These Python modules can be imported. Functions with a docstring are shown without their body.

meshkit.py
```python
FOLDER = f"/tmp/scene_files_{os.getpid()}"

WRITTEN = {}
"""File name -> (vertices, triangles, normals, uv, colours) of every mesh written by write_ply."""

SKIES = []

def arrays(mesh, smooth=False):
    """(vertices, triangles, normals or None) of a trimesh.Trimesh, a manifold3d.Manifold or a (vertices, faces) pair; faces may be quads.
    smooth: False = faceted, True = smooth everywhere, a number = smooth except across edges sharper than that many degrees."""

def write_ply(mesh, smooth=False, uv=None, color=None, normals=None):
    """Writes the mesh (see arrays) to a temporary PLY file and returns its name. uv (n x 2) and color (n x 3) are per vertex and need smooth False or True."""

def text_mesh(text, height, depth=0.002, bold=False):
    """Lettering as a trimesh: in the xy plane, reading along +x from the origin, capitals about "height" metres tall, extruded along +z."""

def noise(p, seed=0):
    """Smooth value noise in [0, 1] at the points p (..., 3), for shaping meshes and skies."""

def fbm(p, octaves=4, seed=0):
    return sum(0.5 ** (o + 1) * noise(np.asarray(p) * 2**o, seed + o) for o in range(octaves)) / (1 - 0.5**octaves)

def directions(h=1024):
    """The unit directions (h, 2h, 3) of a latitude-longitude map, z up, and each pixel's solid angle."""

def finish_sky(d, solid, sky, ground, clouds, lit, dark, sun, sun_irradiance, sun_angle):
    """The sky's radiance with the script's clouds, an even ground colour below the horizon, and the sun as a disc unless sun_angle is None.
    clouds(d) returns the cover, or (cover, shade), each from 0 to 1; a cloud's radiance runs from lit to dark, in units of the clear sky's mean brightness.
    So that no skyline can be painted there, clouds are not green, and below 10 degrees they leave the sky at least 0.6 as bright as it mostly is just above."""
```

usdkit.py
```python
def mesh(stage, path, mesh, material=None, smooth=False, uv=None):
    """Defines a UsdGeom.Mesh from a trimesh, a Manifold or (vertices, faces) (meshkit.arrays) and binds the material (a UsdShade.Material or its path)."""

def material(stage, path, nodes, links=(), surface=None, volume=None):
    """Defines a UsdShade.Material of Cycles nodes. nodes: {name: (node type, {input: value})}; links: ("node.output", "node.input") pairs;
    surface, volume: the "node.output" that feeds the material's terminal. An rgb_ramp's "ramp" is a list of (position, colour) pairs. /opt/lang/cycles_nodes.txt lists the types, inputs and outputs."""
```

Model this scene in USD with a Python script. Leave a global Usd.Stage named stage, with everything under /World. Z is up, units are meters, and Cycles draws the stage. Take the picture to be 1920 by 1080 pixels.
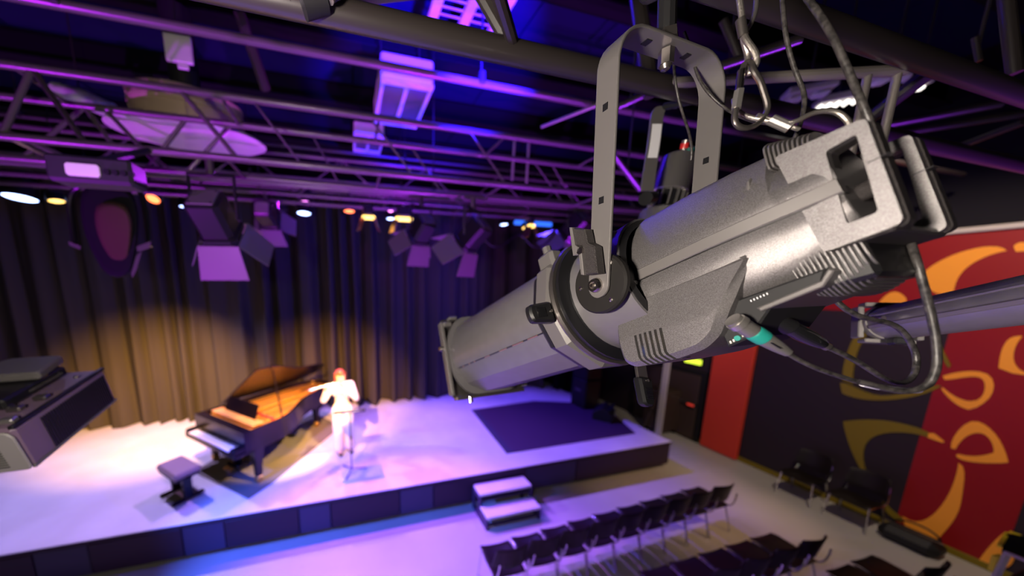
import math, random, numpy as np, trimesh, usdkit, meshkit, manifold3d as m3
from pxr import Usd, UsdGeom, UsdLux, UsdShade, Gf, Sdf, Vt
from scipy.spatial.transform import Rotation as SR

stage = Usd.Stage.CreateInMemory()
UsdGeom.SetStageUpAxis(stage, 'Z'); UsdGeom.SetStageMetersPerUnit(stage, 1.0)
UsdGeom.Xform.Define(stage, '/World'); UsdGeom.Scope.Define(stage, '/World/Looks')
PI = math.pi
V = lambda *a: np.array(a, float)
def unit(v): v = np.asarray(v, float); return v / np.linalg.norm(v)

# ------------------------------------------------------------------ camera
CR = np.array([[0.966944572, -0.254985821, 0.000653186591], [-0.0399084861, -0.153868067, -0.987285131], [0.251844214, 0.954623931, -0.15895799]])   # rows: right, down, forward
FPX, PX, PY = 560.0, 800.0, 630.0
EYE = V(0, 0, 3.85)
cam = UsdGeom.Camera.Define(stage, '/World/camera')
cam.CreateHorizontalApertureAttr(36.0); cam.CreateFocalLengthAttr(36.0 * FPX / 1920)
cam.CreateHorizontalApertureOffsetAttr(36.0 * (960 - PX) / 1920); cam.CreateVerticalApertureOffsetAttr(36.0 * (PY - 540) / 1920)
cam.CreateClippingRangeAttr(Gf.Vec2f(0.02, 200))
cam.CreateFStopAttr(1.35); cam.CreateFocusDistanceAttr(0.52)
cam.CreateExposureAttr(0.0)
_m = np.eye(4); _m[0, :3] = CR[0]; _m[1, :3] = -CR[1]; _m[2, :3] = -CR[2]; _m[3, :3] = EYE
cam.AddTransformOp().Set(Gf.Matrix4d(*_m.ravel().tolist()))

# measured points of the photograph, put at their real place: a plane of the room, or a depth along the lens axis
def ray(x, y): return CR.T @ V((x - PX) / FPX, (y - PY) / FPX, 1.0)
def onz(x, y, z): d = ray(x, y); return EYE + d * (z - EYE[2]) / d[2]
def ony(x, y, Y): d = ray(x, y); return EYE + d * (Y - EYE[1]) / d[1]
def onx(x, y, X): d = ray(x, y); return EYE + d * (X - EYE[0]) / d[0]
def atd(x, y, Z): return EYE + ray(x, y) * Z

# ------------------------------------------------------------------ lights
def light_xf(prim, pos, target=None):
    m = np.eye(4)
    if target is not None:
        b = unit(V(*pos) - V(*target)); up = V(0, 0, 1) if abs(b[2]) < .98 else V(0, 1, 0)
        r = unit(np.cross(up, b)); u = np.cross(b, r); m[0, :3], m[1, :3], m[2, :3] = r, u, b
    m[3, :3] = pos
    UsdGeom.Xformable(prim).AddTransformOp().Set(Gf.Matrix4d(*m.ravel().tolist()))
def spot(name, pos, target, color, power, angle, soft=.3, radius=.06):
    l = UsdLux.SphereLight.Define(stage, '/World/' + name)
    l.CreateRadiusAttr(radius); l.CreateIntensityAttr(power); l.CreateColorAttr(Gf.Vec3f(*color)); l.CreateNormalizeAttr(True)
    s = UsdLux.ShapingAPI.Apply(l.GetPrim()); s.CreateShapingConeAngleAttr(angle); s.CreateShapingConeSoftnessAttr(soft)
    light_xf(l, pos, target); return l
def area(name, pos, target, w, h, color, power):
    l = UsdLux.RectLight.Define(stage, '/World/' + name)
    l.CreateWidthAttr(w); l.CreateHeightAttr(h); l.CreateIntensityAttr(power); l.CreateColorAttr(Gf.Vec3f(*color)); l.CreateNormalizeAttr(True)
    light_xf(l, pos, target); return l
def bulb(name, pos, radius, color, power):
    l = UsdLux.SphereLight.Define(stage, '/World/' + name)
    l.CreateRadiusAttr(radius); l.CreateIntensityAttr(power); l.CreateColorAttr(Gf.Vec3f(*color)); l.CreateNormalizeAttr(True)
    light_xf(l, pos); return l
WARM, MAG, BLU, NEU, VIO = (1, .62, .26), (.8, .1, 1), (.1, .12, 1), (1, .88, .76), (.45, .2, 1)
def lamp(x, y, Y=6.7): return tuple(ony(x, y, Y) - V(0, .02, .08))      # just under the lens of a lamp seen in the photograph
def front(x, y, Y, yaw, pitch, d): return tuple(ony(x, y, Y) + d * V(math.sin(yaw) * math.cos(pitch), math.cos(yaw) * math.cos(pitch), -math.sin(pitch)))   # inside the flaps of a barn-door lamp
spot('piano_key_light', front(885, 442, 3.0, -.6, .7, .2), (-1.35, 6.1, 1.0), WARM, 950, 13, .4, .05)
spot('flute_key_light', front(790, 432, 3.5, -.4, .7, .2), (-.15, 5.7, 1.5), (1, .78, .48), 120, 10, .4, .05)
spot('curtain_flood_left', tuple(atd(212, 440, 2.9)), (-4.3, 8.2, .9), (1, .5, .1), 1700, 26, 1., .05)
spot('curtain_flood_right', front(404, 412, 2.62, .12, .75, .2), (-.6, 8.2, .7), (1, .46, .1), 1300, 24, 1., .05)
spot('stage_wash_left', lamp(178, 378), (-2.9, 5.2, .6), (.48, .38, 1), 420, 55, .6, .05)
spot('stage_wash_centre', lamp(570, 400), (-.2, 5.1, .6), (.6, .28, 1), 240, 50, .6, .05)
spot('stage_wash_right', lamp(732, 410), (1.8, 5.1, .6), (.34, .15, 1), 280, 40, .6, .04)
spot('stage_wash_blue', lamp(945, 421), (3.9, 6.0, .6), (.12, .055, 1), 420, 38, .6, .04)
spot('floor_wash_magenta', lamp(573, 380, 5.6), (.7, 2.2, 0), (.36, .08, 1), 1000, 34, .6, .04)
spot('floor_wash_blue', (-4.5, 1.5, 5.0), (-.2, 4.3, 0), (.04, .11, 1), 1800, 20, .7)
spot('curtain_blue', front(1078, 430, 3.5, -.3, .75, .2), (-1, 8.2, 3.6), (.05, .03, 1), 260, 60, .5, .05)
spot('house_light', (7.0, .3, 5.9), (5.9, 3.5, 0), (1, .62, .34), 230, 17, 1.)
spot('mural_light', (5.0, 1.2, 5.9), (8.4, 2.7, 2.6), (1, .8, .62), 185, 36, .6)
spot('grid_violet_side', (3.5, .6, .8), (2.3, 1.6, 5.0), (.36, .03, 1), 380, 20, .5)
spot('grid_violet_left', (-4.5, .5, .8), (-2.3, 2.9, 5.2), (.5, .012, 1), 650, 26, .4)
spot('grid_violet_right', (1.6, 1.9, .7), (1.4, 3.6, 5.2), (.42, .015, 1), 600, 32, .5)
spot('lamp_violet_wash', (-2.4, -1.8, 3.4), (.1, 3.0, 4.75), (.5, .05, 1), 260, 17, .5)
spot('truss_violet', lamp(573, 380, 5.6), (-1.0, .75, 4.4), (.5, .03, 1), 700, 9, .6, .04)
spot('ceiling_blue', (1.0, 1.5, 5.0), (1.15, 4.0, 6.6), (.02, .004, 1), 1900, 27, .5)
bulb('work_light', (-.58, 0, 3.86), .07, NEU, 46.0)
spot('gallery_light', (-.1, -.9, 3.95), (1.4, .36, 3.8), NEU, 130, 11, .6, .05)

# ------------------------------------------------------------------ materials
def mat(name, color, rough=.5, metal=0., spec=.5, bump=None, vary=None, emit=None, sheen=0, coat=0):
    n = {'p': ('principled_bsdf', dict(base_color=color, roughness=rough, metallic=metal, specular_ior_level=spec, sheen_weight=sheen, coat_weight=coat))}
    l = []
    if emit: n['p'][1].update(emission_color=emit[0], emission_strength=emit[1])
    if bump or vary: n['c'] = ('texture_coordinate', {})
    if bump:
        n['bn'] = ('noise_texture', dict(scale=bump[0], detail=3.)); n['b'] = ('bump', dict(strength=bump[1], distance=bump[2] if len(bump) > 2 else .001))
        l += [('c.object', 'bn.vector'), ('bn.fac', 'b.height'), ('b.normal', 'p.normal')]
    if vary:   # (scale, colour 2)
        n['vn'] = ('noise_texture', dict(scale=vary[0], detail=4.)); n['vr'] = ('rgb_ramp', {'ramp': [(.35, color), (.65, vary[1])]})
        l += [('c.object', 'vn.vector'), ('vn.fac', 'vr.fac'), ('vr.color', 'p.base_color')]
    return usdkit.material(stage, '/World/Looks/' + name, n, l, surface='p.BSDF')
M = dict(
    paint=mat('textured_grey_paint', (.115, .108, .107), .34, .6, .5, (1400, .45, .0007), (800, (.2, .19, .195))),
    tubepaint=mat('satin_grey_paint', (.13, .123, .128), .38, .35, .5, (300, .12, .0004), (30, (.14, .133, .14))),
    strap=mat('satin_yoke_paint', (.12, .112, .11), .42, .3, .5, (1200, .15, .0004)),
    rough_black=mat('rough_black_casting', (.010, .008, .008), .5, .1, .4, (900, .9, .002), (700, (.035, .03, .03))),
    black=mat('black_plastic', (.007, .007, .008), .33, 0, .45), blackgloss=mat('black_gloss', (.006, .006, .007), .12, 0, .5, coat=.5),
    blackmatt=mat('black_matt', (.008, .008, .009), .6, 0, .35), steel=mat('bright_steel', (.62, .58, .54), .22, 1.0), gunmetal=mat('dark_steel', (.2, .18, .17), .3, .9),
    aluminium=mat('worn_aluminium', (.5, .48, .45), .35, .9, .5, (80, .1)), brass=mat('brass', (.8, .55, .2), .3, 1.0), teal=mat('teal_rubber', (.008, .2, .165), .5), white=mat('white_plastic', (.5, .48, .45), .5),
    greyplastic=mat('grey_metal_shell', (.22, .21, .2), .3, .7), red=mat('red_plastic', (.6, .02, .02), .4), label=mat('label_paper', (.7, .7, .72), .5),
    cable=mat('cable_jacket', (.012, .011, .011), .38, 0, .5, (600, .4, .001), (160, (.05, .045, .043))), wire=mat('steel_rope', (.38, .35, .32), .35, .9, .5, (500, .6, .001)),
    pipe=mat('truss_pipe', (.022, .018, .017), .32, 0, .7, (60, .08)), pipelight=mat('bare_truss_pipe', (.3, .27, .24), .4, .5),
    floor=mat('concrete_floor', (.42, .4, .37), .38, 0, .4, (40, .06), (.7, (.36, .34, .31))), deck=mat('stage_deck', (.62, .6, .58), .42, 0, .4, (30, .05), (1.5, (.55, .53, .5))),
    fascia=mat('stage_fascia', (.045, .035, .07), .5, 0, .3), fascia2=mat('stage_fascia_dark', (.03, .014, .026), .5, 0, .3),
    curtain=mat('curtain_cloth', (.06, .052, .042), .95, 0, .05, (200, .3)), drape=mat('black_drape', (.008, .008, .01), .95, 0, .05),
    wallblack=mat('black_wall', (.008, .007, .012), .8, 0, .2), walldark=mat('aubergine_wall', (.022, .013, .022), .65, 0, .3), wallred=mat('red_wall_paint', (.27, .003, .005), .5, 0, .4), panelred=mat('red_panel_cloth', (.62, .04, .02), .7),
    orange=mat('orange_wall_paint', (.95, .36, .035), .5, 0, .3), olive=mat('olive_wall_paint', (.19, .135, .006), .5, 0, .3), trim=mat('pale_trim', (.55, .5, .47), .5),
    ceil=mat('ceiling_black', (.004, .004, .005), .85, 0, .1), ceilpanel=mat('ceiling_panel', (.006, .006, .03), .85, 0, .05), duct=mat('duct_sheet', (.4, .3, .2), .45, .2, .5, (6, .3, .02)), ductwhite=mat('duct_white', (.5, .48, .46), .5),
    piano=mat('piano_lacquer', (.006, .004, .008), .22, 0, .3), ivory=mat('ivory_keys', (.85, .83, .78), .25), gold=mat('gold_plate', (.8, .42, .08), .35, .7), sound=mat('soundboard_wood', (.6, .32, .1), .4, 0, .5, None, (6, (.5, .24, .07))), felt=mat('red_felt', (.4, .02, .03), .9),
    mat=mat('dance_mat', (.045, .02, .05), .5), ply=mat('grey_carpet', (.17, .15, .12), .9, 0, .2, (300, .3)), leather=mat('bench_leather', (.3, .22, .22), .35),
    skin=mat('skin', (.7, .42, .3), .5), hair=mat('auburn_hair', (.32, .05, .02), .5), cream=mat('cream_cloth', (.85, .74, .55), .8, 0, .2), shoe=mat('black_shoe', (.02, .02, .02), .3), silver=mat('silver_flute', (.9, .88, .86), .15, 1.),
    seat=mat('chair_shell', (.009, .006, .005), .42, 0, .35), chrome=mat('chrome_legs', (.7, .7, .72), .15, 1.), yellow=mat('yellow_paint', (.8, .62, .02), .5), timber=mat('dark_timber', (.05, .03, .025), .5),
)
def glow(name, color, power): return mat(name, (.02, .02, .02), .4, emit=(color, power))
M['disc'] = mat('friction_disc', (.009, .008, .0075), .6, 0, .2)
M['casing'] = mat('grey_casing', (.2, .19, .18), .55)
M['darkcase'] = mat('dark_casing', (.13, .085, .13), .45)
M['timberdull'] = mat('dull_brown', (.05, .03, .02), .9, 0, .05)
M['gridpipe'] = mat('grid_pipe', (.075, .06, .065), .33, .3, .6, (60, .08))
M.update(lensblue=glow('blue_led_lens', (.38, .5, 1), 8), lensred=glow('red_led_lens', (1, .16, .04), 5), lenspink=glow('pink_led_lens', (1, .25, .95), 5), lensamber=glow('amber_led_lens', (1, .6, .15), 3.5), lensblue2=glow('deep_blue_lens', (.03, .15, 1), 1.6), exit=glow('exit_sign_glow', (.75, .95, .05), 1.6), redled=glow('red_indicator', (1, .05, .03), .5), tubewhite=glow('white_tube_glow', (1, .92, .85), 2.2), screenglow=glow('equipment_lamp', (1, .5, .08), 2))

# ------------------------------------------------------------------ mesh helpers
class MB:
    def __init__(s): s.v = []; s.f = []; s.n = 0
    def add(s, m, T=None):
        if isinstance(m, m3.Manifold): q = m.to_mesh(); v, f = np.array(q.vert_properties[:, :3], float), np.array(q.tri_verts, int)
        elif isinstance(m, (tuple, list)):
            v, f = np.asarray(m[0], float), np.asarray(m[1], int)
            if f.shape[1] == 4: f = np.vstack([f[:, [0, 1, 2]], f[:, [0, 2, 3]]])
        else: v, f = np.array(m.vertices), np.array(m.faces)
        if T is not None: v = v @ T[:3, :3].T + T[:3, 3]
        s.v.append(v); s.f.append(f + s.n); s.n += len(v); return s
    def mesh(s): return trimesh.Trimesh(np.vstack(s.v), np.vstack(s.f), process=False)
def frame(o, x, y, z=None):
    x, y = np.asarray(x, float), np.asarray(y, float); z = np.cross(x, y) if z is None else z
    T = np.eye(4); T[:3, 0], T[:3, 1], T[:3, 2], T[:3, 3] = x, y, z, o; return T
def rotz(a, o=(0, 0, 0)): T = np.eye(4); T[:2, :2] = [[math.cos(a), -math.sin(a)], [math.sin(a), math.cos(a)]]; T[:3, 3] = o; return T
def rotx(a, o=(0, 0, 0)): T = np.eye(4); T[1:3, 1:3] = [[math.cos(a), -math.sin(a)], [math.sin(a), math.cos(a)]]; T[:3, 3] = o; return T
def look(o, fwd, up=(0, 0, 1)):                # local +y forward, +z up
    f = unit(fwd); up = V(*up); up = V(0, 1, 0) if abs(f @ up) > .98 else up; r = unit(np.cross(f, up)); return frame(o, r, f, np.cross(r, f))
def rbox(cx, cy, cz, sx, sy, sz, b=None):      # box with chamfered edges
    b = min(sx, sy, sz) * .12 if b is None else b; p = []
    for i in (-1, 1):
        for j in (-1, 1):
            for k in (-1, 1):
                x, y, z = i * sx / 2, j * sy / 2, k * sz / 2
                p += [(x - i * b, y - j * b, z), (x - i * b, y, z - k * b), (x, y - j * b, z - k * b)]
    return trimesh.convex.convex_hull(np.array(p) + V(cx, cy, cz))
def tube(pts, r, sides=10, closed=False, cap=True):
    p = np.asarray(pts, float); n = len(p); r = np.broadcast_to(r, (n,)).astype(float)
    t = np.gradient(p, axis=0) if not closed else np.roll(p, -1, 0) - np.roll(p, 1, 0)
    t /= np.linalg.norm(t, axis=1, keepdims=True) + 1e-12
    a = np.cross(t[0], V(0, 0, 1) if abs(t[0][2]) < .9 else V(1, 0, 0)); a = unit(a); A = [a]
    for i in range(1, n): a = A[-1] - t[i] * (A[-1] @ t[i]); A.append(unit(a))
    A = np.array(A); B = np.cross(t, A); g = np.arange(sides) * 2 * PI / sides
    v = (p[:, None] + r[:, None, None] * (np.cos(g)[None, :, None] * A[:, None] + np.sin(g)[None, :, None] * B[:, None])).reshape(-1, 3); f = []
    for i in range(n if closed else n - 1):
        j = (i + 1) % n
        for k in range(sides):
            l = (k + 1) % sides; f += [(i * sides + k, i * sides + l, j * sides + l), (i * sides + k, j * sides + l, j * sides + k)]
    if cap and not closed:
        v = np.vstack([v, p[:1], p[-1:]]); c = n * sides
        for k in range(sides): l = (k + 1) % sides; f += [(c, l, k), (c + 1, (n - 1) * sides + k, (n - 1) * sides + l)]
    return v, np.array(f)
def spline(pts, n=40):
    from scipy.interpolate import CubicSpline
    p = np.asarray(pts, float); d = np.concatenate([[0], np.cumsum(np.linalg.norm(np.diff(p, axis=0), axis=1) ** .6)])
    return CubicSpline(d, p)(np.linspace(0, d[-1], n))
def cyl(a, b, r, sides=20, r2=None): return tube([a, b], [r, r if r2 is None else r2], sides)
def lathe(prof, sides=32, T=None):             # profile (r, z) about z
    v = []; f = []; n = len(prof)
    for i in range(sides):
        c, s = math.cos(2 * PI * i / sides), math.sin(2 * PI * i / sides)
        v += [(r * c, r * s, z) for r, z in prof]
    for i in range(sides):
        j = (i + 1) % sides
        for k in range(n - 1): f += [(i * n + k, j * n + k, j * n + k + 1), (i * n + k, j * n + k + 1, i * n + k + 1)]
    v = np.array(v, float)
    if T is not None: v = v @ T[:3, :3].T + T[:3, 3]
    return v, np.array(f)
def signed_area(q): q = np.asarray(q); x, y = q[:, 0], q[:, 1]; return .5 * np.sum(x * np.roll(y, -1) - y * np.roll(x, -1))
def ccw(q): q = np.asarray(q, float); return q if signed_area(q) > 0 else q[::-1]
def prism(poly, z0, z1, T=None, holes=()):
    cs = m3.CrossSection([ccw(poly)] + [ccw(h)[::-1] for h in holes], m3.FillRule.EvenOdd)
    m = m3.Manifold.extrude(cs, z1 - z0).translate((0, 0, z0)).to_mesh(); v = np.array(m.vert_properties[:, :3], float)
    if T is not None: v = v @ T[:3, :3].T + T[:3, 3]
    return v, np.array(m.tri_verts)
def inset(q, b):
    q = ccw(q); d = np.roll(q, -1, 0) - q; d /= np.linalg.norm(d, axis=1, keepdims=True); nrm = np.stack([-d[:, 1], d[:, 0]], 1); pn = np.roll(nrm, 1, 0)
    k = nrm + pn; k /= np.maximum(.35, (1 + np.sum(nrm * pn, 1)))[:, None]; return q + k * b
def bprism(poly, z0, z1, b, T=None):           # prism with bevelled rims
    q = ccw(poly); i = inset(q, b); n = len(q); rings = [(i, z0), (q, z0 + b), (q, z1 - b), (i, z1)]
    v = np.vstack([np.c_[r, np.full(n, z)] for r, z in rings]); f = []
    for a in range(3):
        for k in range(n): l = (k + 1) % n; f += [(a * n + k, a * n + l, a * n + n + l), (a * n + k, a * n + n + l, a * n + n + k)]
    t = np.array(m3.triangulate([i])); f += [tuple(x[::-1]) for x in t] + [tuple(x + 3 * n) for x in t]
    if T is not None: v = v @ T[:3, :3].T + T[:3, 3]
    return v, np.array(f)
def loft(rings, cap=True):
    n = len(rings[0]); v = np.vstack(rings); f = []
    for a in range(len(rings) - 1):
        for k in range(n): l = (k + 1) % n; f += [(a * n + k, a * n + l, (a + 1) * n + l), (a * n + k, (a + 1) * n + l, (a + 1) * n + k)]
    if cap:
        c0, c1 = len(v), len(v) + 1; v = np.vstack([v, rings[0].mean(0)[None], rings[-1].mean(0)[None]]); e = (len(rings) - 1) * n
        for k in range(n): l = (k + 1) % n; f += [(c0, l, k), (c1, e + k, e + l)]
    return v, np.array(f)
def rnd_poly(q, r, n=4):                       # polygon with rounded corners
    q = np.asarray(q, float); out = []
    for i in range(len(q)):
        a, b, c = q[i - 1], q[i], q[(i + 1) % len(q)]; u, w = a - b, c - b; lu, lw = np.linalg.norm(u), np.linalg.norm(w); d = min(r, .45 * lu, .45 * lw); p0, p1 = b + u / lu * d, b + w / lw * d
        for t in np.linspace(0, 1, n): out.append((1 - t) ** 2 * p0 + 2 * t * (1 - t) * b + t * t * p1)
    return np.array(out)

# ------------------------------------------------------------------ things and parts
used = {}
def numbered(path):
    k = used.get(path, 0); used[path] = k + 1
    return path if k == 0 else '%s_%03d' % (path, k)
def tag(prim, label=None, cat=None, group=None, kind=None):
    for k, v in (('label', label), ('category', cat), ('group', group), ('kind', kind)):
        if v: prim.SetCustomDataByKey(k, v)
    return prim
def thing(name, label, cat, T=None, group=None, kind=None):
    x = UsdGeom.Xform.Define(stage, numbered('/World/' + name))
    if T is not None:
        T = np.asarray(T, float)
        if T.shape == (3,): m = np.eye(4); m[:3, 3] = T; T = m
        x.AddTransformOp().Set(Gf.Matrix4d(*T.T.ravel().tolist()))
    return tag(x.GetPrim(), label, cat, group, kind)
def part(parent, name, m, material, label=None, kind=None, smooth=30):
    mb = m if isinstance(m, MB) else MB().add(m)
    p = numbered((str(parent.GetPath()) if parent else '/World') + '/' + name)
    return tag(usdkit.mesh(stage, p, mb.mesh(), M[material], smooth).GetPrim(), label, None, None, kind)
def single(name, m, material, label, cat, group=None, kind=None, smooth=30): p = part(None, name, m, material, label, kind, smooth); return tag(p, None, cat, group)
def struct(name, m, material, smooth=False): return part(None, name, m, material, None, 'structure', smooth)
def dup(root, T, label=None, group=None):
    c = root.GetCustomData(); base = str(root.GetPath()); import re
    base = re.sub(r'_\d{3}$', '', base)
    x = UsdGeom.Xform.Define(stage, numbered(base)); p = x.GetPrim(); p.GetReferences().AddInternalReference(root.GetPath()); p.SetInstanceable(True)
    x.ClearXformOpOrder(); x.MakeMatrixXform().Set(Gf.Matrix4d(*np.asarray(T, float).T.ravel().tolist()))
    return tag(p, label or c.get('label'), c.get('category'), group or c.get('group'))

# ================================================================== THE ROOM
FZ, SZ, SF, SB, CY, WX = 0.0, 0.6, 4.43, 9.0, 8.25, 8.42       # floor, stage top, stage front, stage back, curtain, right wall
XL, YB, ZC = -9.5, -6.0, 6.7
struct('floor', rbox((XL + WX) / 2, (YB + SB) / 2, -.1, WX - XL + .4, SB - YB + .4, .2, .001), 'floor')
struct('ceiling', rbox((XL + WX) / 2, (YB + SB) / 2, ZC + .1, WX - XL + .4, SB - YB + .4, .2, .001), 'ceil')
struct('wall_back', rbox((XL + WX) / 2, SB + .1, ZC / 2, WX - XL + .4, .2, ZC, .001), 'wallblack')
struct('wall_left', rbox(XL - .1, (YB + SB) / 2, ZC / 2, .2, SB - YB, ZC, .001), 'wallblack')
struct('wall_front', rbox((XL + WX) / 2, YB - .1, ZC / 2, WX - XL + .4, .2, ZC, .001), 'wallblack')

# ---- right wall with its painted ornament: fields and swirls of paint, each a thin coat of its own
wall = tag(UsdGeom.Xform.Define(stage, '/World/wall_right').GetPrim(), 'aubergine side wall painted with red fields and orange and olive swirls', None, None, 'structure')
part(wall, 'plaster', rbox(WX + .1, (YB + SB) / 2, ZC / 2, .2, SB - YB, ZC, .001), 'walldark')
_layer = [0]
def paint(name, pts, material, pix=True, smooth=True, label=None):
    q = np.array([onx(x, y, WX)[1:] for x, y in pts]) if pix else np.array(pts, float)
    _layer[0] += 1; t = .003 + .0012 * _layer[0]
    part(wall, name, prism(q, 0, t, frame((WX, 0, 0), (0, 1, 0), (0, 0, 1), V(-1, 0, 0))), material, label)
ztop = 4.62; eY = 2.21
paint('black_upper_wall', [(YB, ztop), (SB, ztop), (SB, ZC), (YB, ZC)], 'wallblack', False)
paint('red_upper_field', [(eY - 4, 3.46), (5.6, 3.46), (5.6, ztop), (eY - 4, ztop)], 'wallred', False)
paint('red_lower_field', [(1.40, .02), (eY, .02), (eY, 3.47), (1.40, 3.47)], 'wallred', False)
def curve(*seg):                                # each piece is a list of points joined by a smooth line; pieces meet in corners
    out = []
    for s in seg: out += list(spline(s, 14)) if len(s) > 2 else list(map(np.array, s))
    return [tuple(x) for x in out]
paint('orange_swirl', curve([(1733, 510), (1760, 491), (1805, 472), (1862, 462), (1889, 470)], [(1889, 470), (1840, 485), (1805, 510), (1790, 540)], [(1788, 548), (1752, 548), (1735, 528)]), 'orange')
paint('orange_swirl', curve([(1640, 580), (1660, 555), (1678, 547), (1700, 560)], [(1700, 565), (1660, 585), (1640, 600)]), 'orange')
paint('orange_swirl', curve([(1901, 462), (1912, 455), (1935, 458)], [(1935, 470), (1905, 472)]), 'orange')
paint('orange_swirl', curve([(1768, 705), (1790, 699), (1830, 696), (1858, 706), (1864, 728), (1850, 752), (1817, 768)], [(1817, 768), (1793, 757), (1766, 730)], [(1768, 726), (1795, 745), (1817, 752)], [(1822, 752), (1846, 735), (1844, 712), (1822, 706), (1772, 712)]), 'orange')
paint('orange_swirl', curve([(1873, 690), (1878, 660), (1890, 638), (1917, 630)], [(1917, 632), (1903, 655), (1903, 680), (1930, 700)], [(1930, 704), (1900, 700)]), 'orange')
paint('orange_swirl', curve([(1784, 840), (1790, 818), (1822, 790), (1850, 798), (1875, 825), (1891, 865)], [(1891, 867), (1850, 868), (1800, 860), (1793, 853)], [(1797, 851), (1830, 855), (1862, 849)], [(1864, 849), (1862, 833), (1848, 815), (1828, 812), (1808, 822), (1792, 842)]), 'orange')
paint('orange_swirl', curve([(1798, 868), (1808, 880), (1806, 920), (1795, 965), (1760, 1010), (1747, 1028)], [(1747, 1028), (1718, 1018), (1702, 1006)], [(1695, 975), (1693, 968)], [(1693, 968), (1730, 976), (1760, 955), (1785, 915), (1797, 875)]), 'orange')
paint('orange_swirl', curve([(1885, 997), (1860, 1020), (1835, 1052)], [(1835, 1052), (1870, 1066), (1895, 1060), (1892, 1000)]), 'orange')
paint('orange_swirl', [(1741, 812), (1752, 812), (1772, 828), (1768, 830), (1740, 820)], 'orange')
paint('olive_swirl', curve([(1582, 790), (1620, 787), (1670, 790), (1720, 802), (1742, 811)], [(1741, 819), (1700, 811), (1655, 813), (1630, 825), (1620, 845), (1621, 870), (1632, 903)], [(1632, 903), (1612, 875), (1592, 830), (1582, 792)]), 'olive')
paint('olive_swirl', curve([(1576, 718), (1590, 720), (1640, 740), (1700, 735), (1764, 722)], [(1764, 725), (1720, 742), (1660, 750), (1610, 747), (1580, 737)]), 'olive')
paint('olive_swirl', curve([(1582, 690), (1592, 655), (1608, 625), (1636, 603)], [(1640, 612), (1618, 640), (1605, 672), (1600, 715)], [(1600, 720), (1580, 712)]), 'olive')
paint('olive_swirl', curve([(1762, 645), (1772, 662), (1784, 685)], [(1780, 690), (1768, 672), (1756, 650)]), 'olive')
paint('olive_swirl', curve([(1656, 938), (1672, 955), (1694, 972)], [(1692, 979), (1670, 966), (1654, 946)]), 'olive')
tr = [onx(1716, 446, WX)[1], -6]
struct('trim_1', rbox(WX - .03, (5.6 - 6) / 2, ztop + .03, .06, 11.6, .07, .01), 'trim')
struct('baseboard_right', rbox(WX - .012, (5.2 - 6) / 2, .05, .024, 11.2, .1, .004), 'olive')

# ---- acoustic panel standing off the wall
b0, b1 = onx(1312, 826, WX - .12), onx(1379, 856, WX - .12)
single('acoustic_panel', rbox(WX - .07, (b0[1] + b1[1]) / 2, 1.72, .1, b0[1] - b1[1], 3.4, .012), 'panelred', 'tall bright red fabric panel standing off the side wall beside the stage', 'wall panel')

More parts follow.
